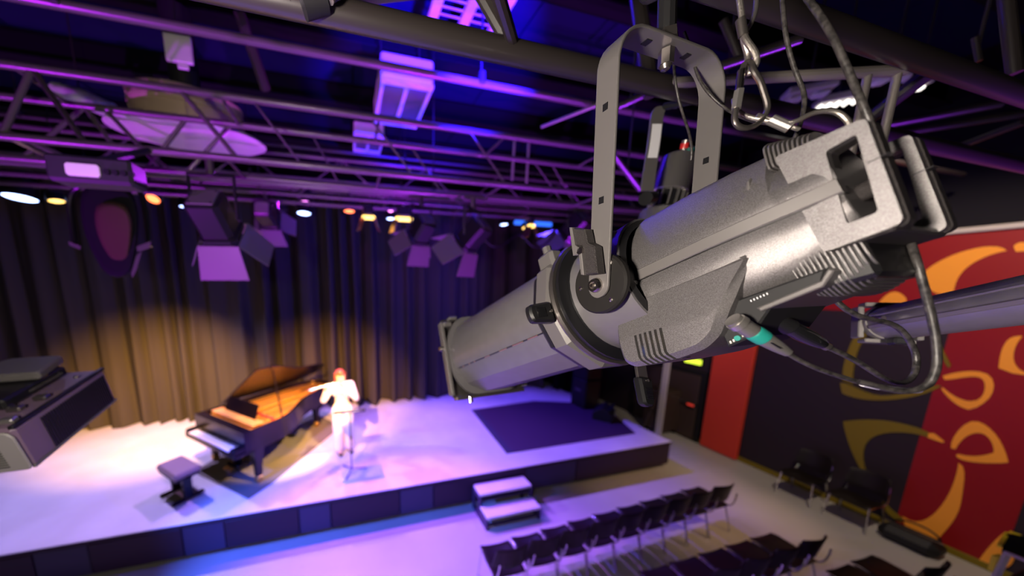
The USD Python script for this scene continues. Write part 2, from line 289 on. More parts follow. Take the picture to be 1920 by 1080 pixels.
# ---- back corner: exit door recess, exit sign, flats and speakers
dr = thing('exit_door', 'dark double exit door in the side wall beyond the red fabric panel', 'door', frame((WX - .03, 5.98, 0), (0, -1, 0), (1, 0, 0), V(0, 0, 1)), None, 'structure')
for i, x in enumerate((-.42, .42)):
    part(dr, 'leaf', rbox(x, 0, .86, .8, .05, 1.68, .01), 'timber'); part(dr, 'push_bar', rbox(x, -.06, .95, .6, .04, .06, .01), 'gunmetal')
part(dr, 'frame', prism([(-.95, 0), (.95, 0), (.95, 1.8), (-.95, 1.8)], -.03, .03, frame((0, 0, 0), (1, 0, 0), (0, 0, 1)), holes=[[(-.85, -.1), (.85, -.1), (.85, 1.72), (-.85, 1.72)]]), 'blackmatt')
e = onx(1300, 677, WX - .05); ex = thing('exit_sign', 'glowing yellow-green exit sign above the dark door beside the red panel', 'exit sign', e)
part(ex, 'housing', rbox(.03, 0, 0, .06, .42, .17, .01), 'blackmatt'); part(ex, 'face', rbox(-.01, 0, 0, .03, .38, .13, .01), 'exit', 'yellow-green lit face')
e = onx(1295, 759, WX - .12); rs = thing('warning_light', 'small red lamp on the dark door below the exit sign', 'lamp', e)
part(rs, 'housing', rbox(.04, 0, 0, .1, .2, .08, .02), 'black'); part(rs, 'lens', rbox(-.01, 0, 0, .03, .16, .05, .01), 'redled')

# ------------------------------------------------------------------ stage
SXR, SXL = 6.61, -9.2
st = tag(UsdGeom.Xform.Define(stage, '/World/stage_platform').GetPrim(), 'raised pale stage platform with dark panelled fascia along its front edge', 'stage', None, None)
part(st, 'deck', rbox((SXL + SXR) / 2, (SF + SB) / 2 - .02, SZ - .03, SXR - SXL, SB - SF - .04, .06, .008), 'deck')
part(st, 'substructure', rbox((SXL + SXR) / 2, (SF + SB) / 2 + .06, (SZ - .06) / 2, SXR - SXL - .12, SB - SF - .3, SZ - .062, .004), 'blackmatt')
fx = [SXR - .02] + [ony(x, y, SF)[0] for x, y in ((1080, 885), (985, 900), (813, 925), (750, 936), (620, 955), (560, 966), (420, 985), (340, 1000), (165, 1035), (60, 1050))] + [-5.2, -6.4, -7.6, -9.1]
for i in range(len(fx) - 1):
    a_, b_ = fx[i + 1] + .008, fx[i] - .008
    part(st, 'fascia_panel', rbox((a_ + b_) / 2, SF + .012 + (.006 if i % 2 else 0), .31, b_ - a_, .024, .44, .004), 'fascia' if i % 2 else 'fascia2')
part(st, 'nosing', rbox((SXL + SXR) / 2, SF + .004, SZ - .035, SXR - SXL, .02, .05, .006), 'fascia2')

sp0, sp1 = onz(885, 908, .4), onz(978, 893, .4)
steps = thing('stage_steps', 'two-tread open stage steps with pale treads against the stage front', 'steps', V((sp0[0] + sp1[0]) / 2, SF - .02, 0))
for k, z in ((0, .42), (1, .21)):
    part(steps, 'tread', rbox(0, -.15 - .28 * k, z, .98, .28, .045, .008), 'deck'); part(steps, 'riser', rbox(0, -.27 - .28 * k, z - .1 - .02 * k, .94, .02, .06, .004), 'blackmatt')
for s in (-1, 1): part(steps, 'side_frame', prism([(0, 0), (-.56, 0), (-.56, .2), (-.29, .2), (-.29, .4), (0, .4)], s * .48 - .02, s * .48 + .02, frame((0, 0, 0), (0, 1, 0), (0, 0, 1), V(1, 0, 0)), holes=[[(-.05, .05), (-.5, .05), (-.5, .14), (-.23, .14), (-.23, .33), (-.05, .33)]]), 'fascia')

# ---- curtain and drapes: hanging cloth with folds
def cloth(x0, x1, y, z0, z1, period, amp, seed, nz=10):
    rng = np.random.RandomState(seed); n = int((x1 - x0) / period * 12); x = np.linspace(x0, x1, n); ph = np.cumsum(2 * PI / 12 * (1 + .35 * np.interp(np.arange(n), np.arange(0, n + 12, 12), rng.randn(len(np.arange(0, n + 12, 12))))))
    am = amp * (1 + .4 * np.interp(np.arange(n), np.arange(0, n + 18, 18), rng.randn(len(np.arange(0, n + 18, 18)))))
    v = []; f = []
    for side in (0, 1):
        for k in range(nz + 1):
            t = k / nz; hem = .02 * np.sin(ph * .5 + seed) * (1 - t)
            yy = y + am * (np.sin(ph) + .25 * np.sin(2.3 * ph + 1)) * (1.0 - .35 * t) + side * .006
            v.append(np.c_[x + .02 * np.sin(ph * .7 + 3 * t), yy, np.full(n, z0 + (z1 - z0) * t) + (hem if k == 0 else 0)])
    m = (nz + 1) * n
    for side in (0, 1):
        for k in range(nz):
            for i in range(n - 1):
                a = side * m + k * n + i; q = (a, a + 1, a + n + 1, a + n); f.append(q if side == 0 else q[::-1])
    return np.vstack(v), np.array(f)
cur = thing('stage_curtain', 'tall pleated grey-brown stage curtain hanging across the whole back of the stage', 'curtain')
part(cur, 'cloth', cloth(-9.3, 6.25, CY, SZ + .02, 6.2, .42, .15, 3), 'curtain', smooth=True)
part(cur, 'curtain_track', tube([(-9.3, CY, 6.24), (6.25, CY, 6.24)], .03, 8), 'pipe')
dp = thing('black_drape', 'black pleated drape hanging at the right end of the stage', 'drape')
part(dp, 'cloth', cloth(6.3, 7.2, CY - .35, SZ + .02 - .6 * 0, 6.2, .22, .05, 8), 'drape', smooth=True)
part(dp, 'curtain_track', tube([(6.3, CY - .35, 6.24), (7.2, CY - .35, 6.24)], .03, 8), 'pipe')

# ---- dance mat and floor pieces on the stage
q = [onz(x, y, SZ)[:2] for x, y in ((884, 769), (950, 851), (1192, 813), (1128, 757), (1000, 752))]
dm = thing('stage_mat', 'dark purple-black vinyl mat with a taped edge on the right of the stage', 'mat')
part(dm, 'sheet', bprism(q, SZ, SZ + .012, .004), 'mat'); a_, b_ = V(*q[0], SZ + .014), V(*q[1], SZ + .014); d_ = unit(V(1, 0, 0))
part(dm, 'edge_tape', prism([q[0], q[1], q[1] + V(.14, 0), q[0] + V(.14, 0)], SZ + .012, SZ + .015), 'fascia', 'blue-grey tape along the edge')
c_ = onz(1135, 800, SZ); ply = [onz(x, y, SZ)[:2] for x, y in ((1090, 785), (1135, 820), (1160, 800), (1118, 775))]

# ================================================================== THE SPOTLIGHT IN THE FOREGROUND
KS = 1.125
AIM = unit(ray(621, 797)); PIV = ray(2450, 525); PIV = unit(PIV - AIM * (PIV @ AIM)); UPW = np.cross(PIV, AIM); O0 = atd(1123, 532, .48 * KS)
# local axes: u to the rear, v across from the near yoke arm, w up
FT = frame(O0, -AIM, PIV, UPW)
def fv(x, y, v): d = ray(x, y); t = ((O0 + PIV * v * KS - EYE) @ PIV) / (d @ PIV); q = (EYE + d * t - O0) / KS; return V(-(q @ AIM), q @ UPW)
def fu(x, y, u): d = ray(x, y); t = ((O0 - AIM * u * KS - EYE) @ AIM) / (d @ AIM); q = (EYE + d * t - O0) / KS; return V(q @ PIV, q @ UPW)
def toW(u, v, w): return O0 + KS * (-AIM * u + PIV * v + UPW * w)
def depth(P): return CR[2] @ (P - EYE)
TS = frame((0, 0, 0), (1, 0, 0), (0, 0, 1), V(0, 1, 0))          # profile (u, w) extruded along v
TA = frame((0, 0, 0), (0, 1, 0), (0, 0, 1), V(1, 0, 0))          # section (v, w) extruded along u
CV = .12
def spotlight(name, label):
    root = thing(name, label, 'stage spotlight', FT)
    def P(n, m, material, lab=None, parent=None, smooth=30, kind=None):
        mb = m if isinstance(m, MB) else MB().add(m); mb.v = [v * KS for v in mb.v]
        return part(parent or root, n, mb, material, lab, kind, smooth)
    # lens tube
    ang = [200, 226, 256, 284, 314, 340] + list(range(352, 545, 12))
    def ring(u, R, wc, k=1.): return np.array([(u, CV + R * k * math.cos(math.radians(g)), wc + R * k * math.sin(math.radians(g))) for g in ang])
    lt = P('lens_tube', loft([ring(-.125, .117, .006), ring(-.13, .1185, .006), ring(-.598, .137, .013), ring(-.604, .133, .013), ring(-.604, .118, .013), ring(-.56, .112, .013)], False), 'tubepaint', smooth=22)
    mb = MB(); g = math.radians(200.6)
    for u0, u1 in ((-.16, -.57),):
        a0, a1 = [V(u, CV + R * math.cos(g), wc + R * math.sin(g)) for u, R, wc in ((u0, .1205, .0065), (u1, .1365, .0125))]; mb.add(cyl(a0, a1, .0016, 6))
    P('focus_slot', mb, 'black', 'thin dark slot along the tube', lt)
    for t0, t1 in ((.04, .12), (.16, .26), (.32, .4), (.52, .58), (.72, .74), (.80, .82), (.9, .93)):
        a0, a1 = [V(-.16 - .41 * t, CV + (.1215 + .016 * t) * math.cos(g), .0065 + .006 * t + (.1215 + .016 * t) * math.sin(g)) for t in (t0, t1)]
        P('slot_glint', cyl(a0, a1, .0017, 6), 'brass', 'brass edge showing in the slot', lt)
    P('front_lens', lathe([(0, .018), (.05, .014), (.09, .006), (.112, 0), (.112, -.01), (0, -.01)], 32, frame((-.575, CV, .013), (0, 1, 0), (0, 0, 1), V(-1, 0, 0))), 'blackgloss', None, lt)
    # rim and colour-frame holder at the front
    rp = rnd_poly([(CV - .1385, -.06), (CV - .09, -.126), (CV + .09, -.126), (CV + .1385, -.06), (CV + .1385, .086), (CV + .09, .152), (CV - .09, .152), (CV - .1385, .086)], .04, 5)
    hole = [(CV + .121 * math.cos(t), .013 + .121 * math.sin(t)) for t in np.linspace(0, 2 * PI, 40)[:-1]]
    P('front_rim', prism(rp, -.613, -.600, TA, [hole]), 'tubepaint')
    fh = P('colour_frame_holder', prism(rnd_poly([(CV - .142, -.13), (CV + .142, -.13), (CV + .142, .155), (CV - .142, .155)], .012, 3), -.640, -.634, TA, [hole]), 'gunmetal')
    for s in (-1, 1):
        P('side_channel', rbox(-.626, CV + s * .145, .01, .03, .012, .26, .002), 'strap', None, fh)
        P('clamp_screw', cyl((-.622, CV + s * .15, .045), (-.622, CV + s * .166, .045), .008, 12), 'steel', None, fh)
        P('retaining_clip', MB().add(rbox(-.612, CV + s * .128, .128, .03, .03, .016, .003)).add(rbox(-.60, CV + s * .11, .146, .03, .03, .012, .003)), 'strap', None, fh)
    P('bottom_channel', rbox(-.626, CV, -.132, .03, .27, .012, .002), 'gunmetal', None, fh)
    P('clamp_screw', cyl((-.615, CV - .085, -.132), (-.615, CV - .085, -.15), .008, 12), 'steel', None, fh)
    # clamp collar between tube and body
    TC = frame((0, CV, .006), (0, 1, 0), (0, 0, 1), V(1, 0, 0))
    P('rear_gasket', lathe([(.1, -.162), (.126, -.162), (.129, -.156), (.129, -.148), (.1, -.146)], 10, TC), 'black', smooth=False)
    P('clamp_collar', lathe([(.1, -.148), (.126, -.148), (.137, -.138), (.137, -.108), (.128, -.098), (.1, -.098)], 10, TC), 'strap', smooth=False)
    P('collar_edge', lathe([(.1, -.099), (.131, -.099), (.133, -.094), (.131, -.088), (.1, -.086)], 40, TC), 'gunmetal')
    P('shutter_gate', lathe([(.095, -.088), (.126, -.086), (.126, -.078), (.107, -.074), (.1, -.03), (.1, .03), (.09, .032)], 40, TC), 'black')
    P('gate_shell', lathe([(.09, -.072), (.1065, -.072), (.105, -.01), (.104, .028), (.09, .03)], 40, TC), 'tubepaint')
    for s in (-1, 1): P('collar_lug', MB().add(rbox(-.12, CV + s * .085, .105, .045, .03, .04, .006)).add(cyl((-.12, CV + s * .085, .12), (-.12, CV + s * .085, .14), .009, 8)), 'strap')
    # two shutter blades with grips
    def shutter(c0, c1, wide, grip):
        (v0, w0), (v1, w1) = c0, c1; d = unit(V(v1 - v0, w1 - w0)); n = V(-d[1], d[0]); L = math.hypot(v1 - v0, w1 - w0)
        T = frame((-.107, v0, w0), (0, *d), (0, *n), V(1, 0, 0))
        h = P('shutter_handle', bprism([(-.03, -wide), (L * .55, -wide), (L * .55, wide), (-.03, wide)], -.003, .003, .001, T), 'gunmetal', 'black metal blade end with plastic grip')
        P('grip', bprism(rnd_poly([(L * .42, -grip), (L, -grip * .8), (L * 1.04, 0), (L, grip * .8), (L * .42, grip)], .006, 3), -.009, .009, .004, T), 'black', None, h)
        mb = MB()
        for k in range(7): mb.add(rbox(L * (.66 + .035 * k), 0, .0098, .0018, grip * .9, .0022, .0005), T)
        P('finger_ribs', mb, 'blackgloss', None, h); P('rivet', cyl(T[:3, :3] @ V(L * .5, 0, .006) + T[:3, 3], T[:3, :3] @ V(L * .5, 0, .012) + T[:3, 3], .003, 10), 'steel', None, h)
    shutter(fu(1060, 583, -.107), fu(992, 590, -.107), .014, .021)
    shutter(fu(1198, 672, -.107), fu(1212, 760, -.107), .013, .017)
    # body: lower and upper shells
    def sec(u, lo, hi, n, wid=0.): return None
    def low(u, bot, x=0.):
        h = [(.0545 + x, -.003), (.0515 + x, -.012), (.0495 + x, -.022), (.0488 + x, .36 * bot), (.0492 + x, .5 * bot), (.0512 + x, .64 * bot), (.0555 + x, .78 * bot), (.063 + x, .9 * bot), (.074 + x, .975 * bot), (.09 + x, bot)]
        return np.array([(u, v, w) for v, w in h] + [(u, 2 * CV - v, w) for v, w in h][::-1])
    P('lower_shell', loft([low(.004, -.06, .01), low(0., -.085, .002), low(.004, -.09), low(.05, -.089, -.001), low(.1, -.088), low(.13, -.087, .0015), low(.15, -.085, .0035), low(.17, -.083, .0065), low(.19, -.080, .0095), low(.215, -.068, .0125), low(.226, -.055, .013), low(.227, -.045, .016)]), 'paint', smooth=50)
    def up(u, top, x=0.): h = [(.052 + x, -.003), (.048 + x, .004), (.049 + x, .02), (.062 + x, .02 + (top - .02) * .45), (.082 + x, top - .009), (.09 + x, top - .001), (.102 + x, top + .004)]; return np.array([(u, v, w) for v, w in h] + [(u, 2 * CV - v, w) for v, w in h][::-1])
    us = P('upper_shell', loft([up(.004, .05, .006), up(-.003, .066, .002), up(.002, .075), up(.018, .09), up(.04, .0965), up(.107, .0905), up(.15, .085, .002), up(.171, .082, .005), up(.185, .080, .007), up(.189, .066, .008), up(.222, .057, .011), up(.228, .05, .013)]), 'paint')
    P('notch', MB().add(lathe([(.0, .004), (.003, .0035), (.0045, 0), (.0045, -.004), (0, -.004)], 14, frame((.1705, .0685, .043), (.2, .25, .95), (-.98, .05, .2), V(0, -1, 0)) @ np.diag([3., .55, 1.2, 1]))), 'strap', 'small oval boss', us)
    P('seam_strip', loft([np.array([(u, .0455 + x, b), (u, .0465 + x, b - .0012), (u, .07, b - .0012), (u, .07, t + .001), (u, .0465 + x, t + .001), (u, .0455 + x, t)]) for u, x, b, t in ((.001, .001, -.006, .008), (.12, .0015, -.008, .0055), (.16, .0045, -.009, .0045), (.19, .0085, -.0097, .004), (.215, .0115, -.0102, .0033), (.228, .012, -.0105, .003))]), 'strap', 'narrow strip between the two shells')
    P('seam_gap', loft([np.array([(u, .0485 + x, b), (u, .07, b), (u, .07, b + .0018), (u, .0485 + x, b + .0018)]) for u, x, b in ((.001, .001, -.0078), (.12, .0015, -.0098), (.16, .0045, -.0108), (.19, .0085, -.0115), (.215, .0115, -.012), (.228, .012, -.0123))]), 'black', smooth=False)
    # raised front housing with vents
    prof = rnd_poly([(.157, -.032), (.127, -.080), (.102, -.118), (.082, -.131), (.045, -.1365), (-.018, -.1375), (-.033, -.126), (-.034, -.098), (-.03, -.055), (-.022, -.030)], .008, 4)
    bv, bf = bprism(prof, .0385, .2015, .008); bm = m3.Manifold(m3.Mesh(bv.astype(np.float32), bf.astype(np.uint32)))
    cut = []
    for k in range(6):
        u0 = .0005 + .0078 * k; cut.append(m3.Manifold.extrude(m3.CrossSection([ccw(np.array([(u0, -.0895), (u0 + .004, -.0895), (u0 - .0035 + .004, -.124), (u0 + .002 + .004, -.14), (u0 + .002, -.14), (u0 - .0035, -.124)]))], m3.FillRule.EvenOdd), .03).translate((0, 0, .03)))
    for c in cut: bm = bm - c
    q = bm.refine_to_length(.009).to_mesh(); bv = np.array(q.vert_properties[:, :3], float); sh = .0105 * np.clip(1 - (-.03 - bv[:, 1]) / .062, 0, 1); bv[:, 2] += np.where(bv[:, 2] < CV, sh, -sh); bv = bv @ TS[:3, :3].T
    hs = P('front_housing', (bv, np.array(q.tri_verts)), 'paint', smooth=38)
    P('vent_backing', rbox(.018, .066, -.112, .06, .01, .05, .001), 'black', None, hs)
    wires = [((.0085, -.104), .004, 'red'), ((.0085, -.1155), .0055, 'lensblue2'), ((.0165, -.1), .006, 'orange'), ((.0165, -.112), .006, 'teal'), ((.0245, -.107), .005, 'brass'), ((.032, -.103), .009, 'brass'), ((.0395, -.107), .010, 'brass')]
    for (u, w), h, mm in wires: P('inner_wire', cyl((u - .001, .052, w - h), (u, .052, w + h), .0026, 8), mm, None, hs)
    # connector panel below the body
    cp = P('connector_panel', bprism([(.095, -.082), (.198, -.076), (.188, -.094), (.15, -.099), (.122, -.128), (.098, -.134)], .058, .182, .002, TS), 'blackmatt')
    P('panel_lip', bprism([(.14, -.097), (.192, -.088), (.2, -.078), (.203, -.082), (.192, -.094), (.142, -.102)], .052, .188, .0012, TS), 'strap', None, cp)
    for k in range(6): P('panel_mark', rbox(.136 + .003 * k, .0575, -.0865 + .0005 * k, .001, .001, .0024, .0002), 'label', None, cp)
    for k in (0, 1, 4, 5): P('panel_mark', rbox(.103 + .0034 * k, .0575, -.1285 + .0012 * k, .0018, .001, .0035, .0003), 'white', None, cp)
    P('panel_mark', cyl((.111, .058, -.1255), (.111, .0565, -.1255), .0032, 14), 'teal', 'round teal mark', cp)
    # cooling fins, low and high at the rear
    bs = MB().add(rbox(.197, CV, -.066, .05, .1, .06, .004)); P('heat_sink_block', bs, 'black')
    for k in range(14):
        u = .1735 + .0036 * k; t = k / 13; dz = -.09 - .015 * math.sin(PI * min(1, .16 + t * .8)) ; zt = -.055
        P('cooling_fin', bprism(rnd_poly([(.062 + .0 * k, zt), (2 * CV - .062, zt), (2 * CV - .07, dz + .012), (2 * CV - .082, dz), (.082, dz), (.068, dz + .012)], .006, 3), u, u + .0017, .0004, TA), 'paint', smooth=20)
    for k in range(10):
        u = .1895 + .0034 * k; P('upper_fin', bprism(rnd_poly([(.066, .05), (2 * CV - .066, .05), (2 * CV - .085, .084 - .0018 * k), (2 * CV - .1, .095 - .002 * k), (.1, .095 - .002 * k), (.078, .084 - .0018 * k)], .008, 3), u, u + .0018, .0004, TA), 'strap', smooth=20)
    # rear handle frames, near and far
    outer = rnd_poly([(.2, .0575), (.2575, .0445), (.2475, -.055), (.244, -.059), (.2, -.0605)], .004, 3); win = rnd_poly([(.230, .034), (.2492, .0345), (.2385, -.042), (.2205, -.042)], .003, 3)
    core = rnd_poly([(.216, .049), (.2585, .0435), (.2485, -.056), (.244, -.060), (.211, -.058)], .004, 3)
    for n, (z0, z1, z2) in (('near', (.0595, .0695, .084)), ('far', (2 * CV - .083, 2 * CV - .071, 2 * CV - .059))):
        h = P('rear_handle', prism(outer, min(z0, z1), max(z0, z1), TS, [win]), 'paint')
        a_, b_ = z1, z2; P('handle_core', prism(core, min(a_, b_), max(a_, b_), TS, [win]), 'rough_black', 'rough black inner casting', h)
        P('part_line', rbox(.2525, (z0 + z1) / 2, .004, .012, abs(z1 - z0) + .0012, .0009, .0002), 'black', None, h)
    P('rear_cavity', rbox(.214, CV, -.002, .02, .09, .1, .003), 'rough_black')
    P('rear_crossbar', rbox(.222, CV, -.058, .04, .12, .008, .002), 'rough_black')
    P('adjuster_shaft', MB().add(cyl((.214, CV - .025, -.012), (.24, CV - .02, -.006), .009, 14)), 'rough_black')
    # yoke
    S = V(.372, .928); Tt = V(.928, -.372)
    ee = [-.0185 * math.cos(t) - .004 for t in np.linspace(0, PI / 2, 6)]
    path = [(0., z) for z in ee[:-1]] + [(0., z) for z in np.linspace(-.004, .318, 8)] + [(.052 - .052 * math.cos(t), .318 + .052 * math.sin(t)) for t in np.linspace(.15, PI / 2, 7)] + [(.24 - .052 + .052 * math.sin(t), .318 + .052 * math.cos(t)) for t in np.linspace(0, PI / 2, 8)] + [(.24, z) for z in np.linspace(.3, -.004, 8)] + [(.24, z) for z in ee[:-1][::-1]]
    path = np.array(path); nn = []
    for i in range(len(path)): t = unit(path[min(i + 1, len(path) - 1)] - path[max(i - 1, 0)]); nn.append((-t[1], t[0]))
    rings = []; th = .0048
    for i, ((v, s), n) in enumerate(zip(path, nn)):
        wd = .0185 if s > -.004 else max(.0012, math.sqrt(max(0, .0185 ** 2 - (s + .004) ** 2)))
        r = []
        for a_, b_ in ((-1, -.5), (-.93, -.5), (.93, -.5), (1, -.3), (1, .3), (.93, .5), (-.93, .5), (-1, .3)):
            vv, ss = v + n[0] * th * b_, s + n[1] * th * b_; q = S * ss + Tt * wd * a_; r.append((q[0], vv, q[1]))
        rings.append(np.array(r))
    yk = P('yoke', loft(rings), 'strap', 'flat bent metal yoke with square holes')
    def onstrap(s, v, n=(0, -1)): q = S * s; return V(q[0], v, q[1])
    for v, s in ((-.0026, .262), (-.0026, .128), (.2374, .215)):
        o = onstrap(s, v); P('square_hole', rbox(0, 0, 0, .0085, .0012, .0105, .0003) if 0 else MB().add(rbox(0, 0, 0, .0085, .0102, .0012, .0002), frame(o, V(Tt[0], 0, Tt[1]), V(S[0], 0, S[1]))), 'black', 'square hole', yk)
    for v in (.075, .165): o = V(*(S[0] * .3672, v, S[1] * .3672)); P('square_hole', MB().add(rbox(0, 0, 0, .011, .011, .0012, .0002), frame(o, V(Tt[0], 0, Tt[1]), V(0, 1, 0))), 'black', 'square hole', yk)
    # pivot: disc, bolt, locking lever
    for s, v in ((1, .0032), (-1, .2368)):
        pd = P('pivot_disc', lathe([(0, 0), (.0455, 0), (.0485, .003), (.0485, .009), (.046, .012), (.03, .013), (.03, .03), (0, .03)], 44, frame((-.005, v, .002), (1, 0, 0), (0, 0, s), V(0, s, 0))), 'disc', 'dark round friction disc')
        if s == 1:
            for g in (35, 170, 290): P('disc_screw', lathe([(0, -.003), (.0035, -.002), (.0035, .001)], 10, frame((-.002 + .036 * math.cos(math.radians(g)), v, .002 + .036 * math.sin(math.radians(g))), (1, 0, 0), (0, 0, 1), V(0, 1, 0))), 'steel', None, pd)
        P('pivot_hub', lathe([(0, 0), (.028, 0), (.032, .06), (0, .06)], 24, frame((-.002, v + s * .012, .002), (1, 0, 0), (0, 0, s), V(0, s, 0))), 'black', None, pd)
    P('pivot_bolt', MB().add(lathe([(0, -.004), (.005, -.004), (.006, -.0075), (.0095, -.0075), (.0115, -.004), (.0125, 0), (.0125, .003)], 24, frame((-.004, -.002, -.001), (1, 0, 0), (0, 0, 1), V(0, 1, 0)))).add(lathe([(0, -.0105), (.0028, -.0105), (.0028, -.004)], 6, frame((-.004, -.002, -.001), (1, 0, 0), (0, 0, 1), V(0, 1, 0)))), 'steel', 'bright pivot bolt')
    lv = [fv(x, y, -.012) for x, y in ((1080, 427), (1105, 430), (1110, 455), (1123, 462), (1129, 513), (1105, 516), (1100, 462), (1088, 462))]
    ll = P('locking_lever', bprism(lv, -.022, -.004, .002, TS), 'rough_black', 'folded black locking lever')
    o = fv(1092, 471, -.02); P('lever_bolt', cyl((o[0], -.026, o[1]), (o[0], -.012, o[1]), .006, 6), 'steel', None, ll)
    lv = [fv(x, y, -.012) for x, y in ((1079, 427), (1084, 427), (1090, 460), (1102, 468), (1107, 516), (1101, 515), (1097, 478), (1086, 480))]
    P('lever_plate', bprism(lv, -.026, -.004, .001, TS), 'strap', None, ll)
    P('tilt_scale_knob', lathe([(0, 0), (.012, 0), (.012, .02), (.009, .024), (0, .024)], 16, frame((.004, .055, .068), (0, 1, 0), (1, 0, 0), V(0, 0, 1))), 'aluminium')
    # clamp on the yoke's crossbar
    B = V(S[0] * .37, CV, S[1] * .37); sd = V(S[0], 0, S[1])
    yb = P('yoke_bolt', MB().add(cyl(B - sd * .03, B + sd * .03, .006, 14)).add(tube([B - sd * .004, B - sd * .026], .0105, 6)).add(lathe([(.0, -.008), (.006, -.006), (.0085, 0)], 16, frame(B - sd * .026, V(0, 1, 0), V(S[1], 0, -S[0]), sd))), 'gunmetal', 'hexagonal hanging bolt')
    return root
main = spotlight('spotlight', 'large dark grey profile spotlight hanging by its yoke in the foreground')

# ------------------------------------------------------------------ what the spotlight hangs on: near truss, clamp, ropes and cables
AY, AZ, BY, BZ = .747, 4.416, .506, 4.417
def axpt(x, y, Y): return ony(x, y, Y)[0]
def truss(name, label, chords, braces, material='gridpipe', group=None):
    t = thing(name, label, 'truss', None, group)
    for a, b, r in chords: part(t, 'chord', tube([a, b], r, 14), material)
    for a, b, r in braces: part(t, 'brace', tube([a, b], r, 10), material)
    return t
TZ = 4.70
nodes = [ony(x, y, AY)[0] for x, y in ((600, 30), (965, 85))]; dx = nodes[1] - nodes[0]
br = []
for k in range(-3, 1):
    X = nodes[0] + dx * k; r = .0165
    br += [((X, AY, AZ), (X + dx / 2, AY + .02, TZ), r), ((X + dx, AY, AZ), (X + dx / 2, AY + .02, TZ), r)]
    br += [((X, AY, AZ + .01), (X + dx / 2, BY, BZ + .01), .014), ((X + dx, AY, AZ + .01), (X + dx / 2, BY, BZ + .01), .014)]
truss('lighting_truss', 'thick black lattice truss close overhead, carrying the foreground spotlight', [((-4, AY, AZ), (6, AY, AZ), .0262), ((-4, BY, BZ), (6, BY, BZ), .0235), ((-4, AY + .02, TZ), (6, AY + .02, TZ), .0262)], br, 'pipe')
# hook clamp between the yoke and the near chord
yt = toW(.372 * .374, CV, .928 * .374); cb = V(yt[0], BY, BZ)
hc = thing('hook_clamp', 'black hook clamp joining the foreground yoke to the truss above it', 'clamp')
up = unit(cb - yt); sx = V(1, 0, 0)
arc = [cb + .034 * (math.cos(t) * V(0, 1, 0) + math.sin(t) * V(0, 0, 1)) for t in np.linspace(-2.0, 2.6, 16)]
part(hc, 'hook', tube(arc, .011, 8), 'blackmatt'); part(hc, 'shank', tube([yt + up * .012, arc[0]], .014, 10), 'blackmatt')
part(hc, 'base_nut', tube([yt + up * .003, yt + up * .02], .018, 6), 'gunmetal'); part(hc, 'wing_bolt', MB().add(tube([arc[0] + V(0, -.02, -.02), arc[0] + V(0, .012, .012)], .006, 8)), 'steel')
rg = atd(1206, 70, .62); tt = np.linspace(0, 2 * PI, 30)[:-1]
sr = thing('split_ring', 'bright steel split ring hanging below the truss behind the yoke', 'ring')
part(sr, 'coil', tube([rg + V(.022 * math.cos(t), .006 * math.sin(t), .013 * math.sin(t)) for t in tt], .0032, 8, True), 'steel')
part(sr, 'second_coil', tube([rg + V(.021 * math.cos(t), .006 * math.sin(t) + .004, .012 * math.sin(t) + .008) for t in tt], .0032, 8, True), 'steel')
def pxline(pts, n=60): return spline([atd(x, y, z) for x, y, z in pts], n)
# safety rope: upper length with ferrule and eye, quick link, lower length to the body
DZ = depth(toW(.19, CV, .09))
rope = thing('safety_rope', 'braided steel safety rope with crimped ferrule and eye hanging from the truss', 'safety rope')
part(rope, 'rope', tube(pxline([(1376, -90, DZ + .02), (1384, -20, DZ), (1390, 25, DZ), (1395, 62, DZ)], 24), .0034, 10), 'wire')
part(rope, 'ferrule', tube([atd(1388, 36, DZ), atd(1394, 68, DZ)], .0052, 14), 'gunmetal')
part(rope, 'eye', tube(pxline([(1395, 66, DZ), (1405, 84, DZ - .004), (1417, 104, DZ - .006), (1416, 124, DZ - .004), (1406, 137, DZ), (1401, 124, DZ + .004), (1402, 104, DZ + .005), (1397, 84, DZ + .003), (1394, 68, DZ)], 50), .0036, 10), 'wire', 'looped rope eye')
part(rope, 'rope_tail', tube(pxline([(1398, 60, DZ + .01), (1412, 35, DZ + .01), (1418, 5, DZ + .015), (1416, -60, DZ + .02)], 24), .0028, 10), 'wire')
ql = thing('quick_link', 'steel quick link joining the safety rope to the spotlight', 'quick link')
lk = pxline([(1395, 88, DZ - .002), (1396, 108, DZ), (1394, 122, DZ + .002), (1408, 116, DZ), (1412, 130, DZ - .006), (1424, 150, DZ - .006), (1433, 175, DZ - .004), (1439, 202, DZ - .002), (1432, 220, DZ), (1418, 234, DZ), (1396, 240, DZ), (1380, 232, DZ), (1378, 212, DZ), (1383, 180, DZ), (1388, 150, DZ), (1393, 128, DZ), (1402, 116, DZ + .006), (1411, 122, DZ + .008)][2:], 90)
part(ql, 'link', tube(lk, .0034, 10), 'gunmetal'); part(ql, 'sleeve_nut', tube([atd(1386, 170, DZ), atd(1380, 204, DZ)], .0056, 6), 'aluminium')
part(ql, 'thread', tube([atd(1390, 132, DZ), atd(1386, 168, DZ)], .0042, 10), 'steel')
lr = thing('safety_rope', 'lower steel safety rope curving from the quick link over the top of the spotlight', 'safety rope')
part(lr, 'rope', tube(pxline([(1376, 186, DZ + .03), (1400, 218, DZ + .012), (1432, 226, DZ), (1462, 231, DZ - .01), (1490, 228, DZ - .018), (1520, 214, DZ - .024), (1552, 208, DZ - .03), (1575, 214, DZ - .034), (1592, 232, DZ - .038), (1598, 250, DZ - .04)], 70), .0030, 10), 'wire')
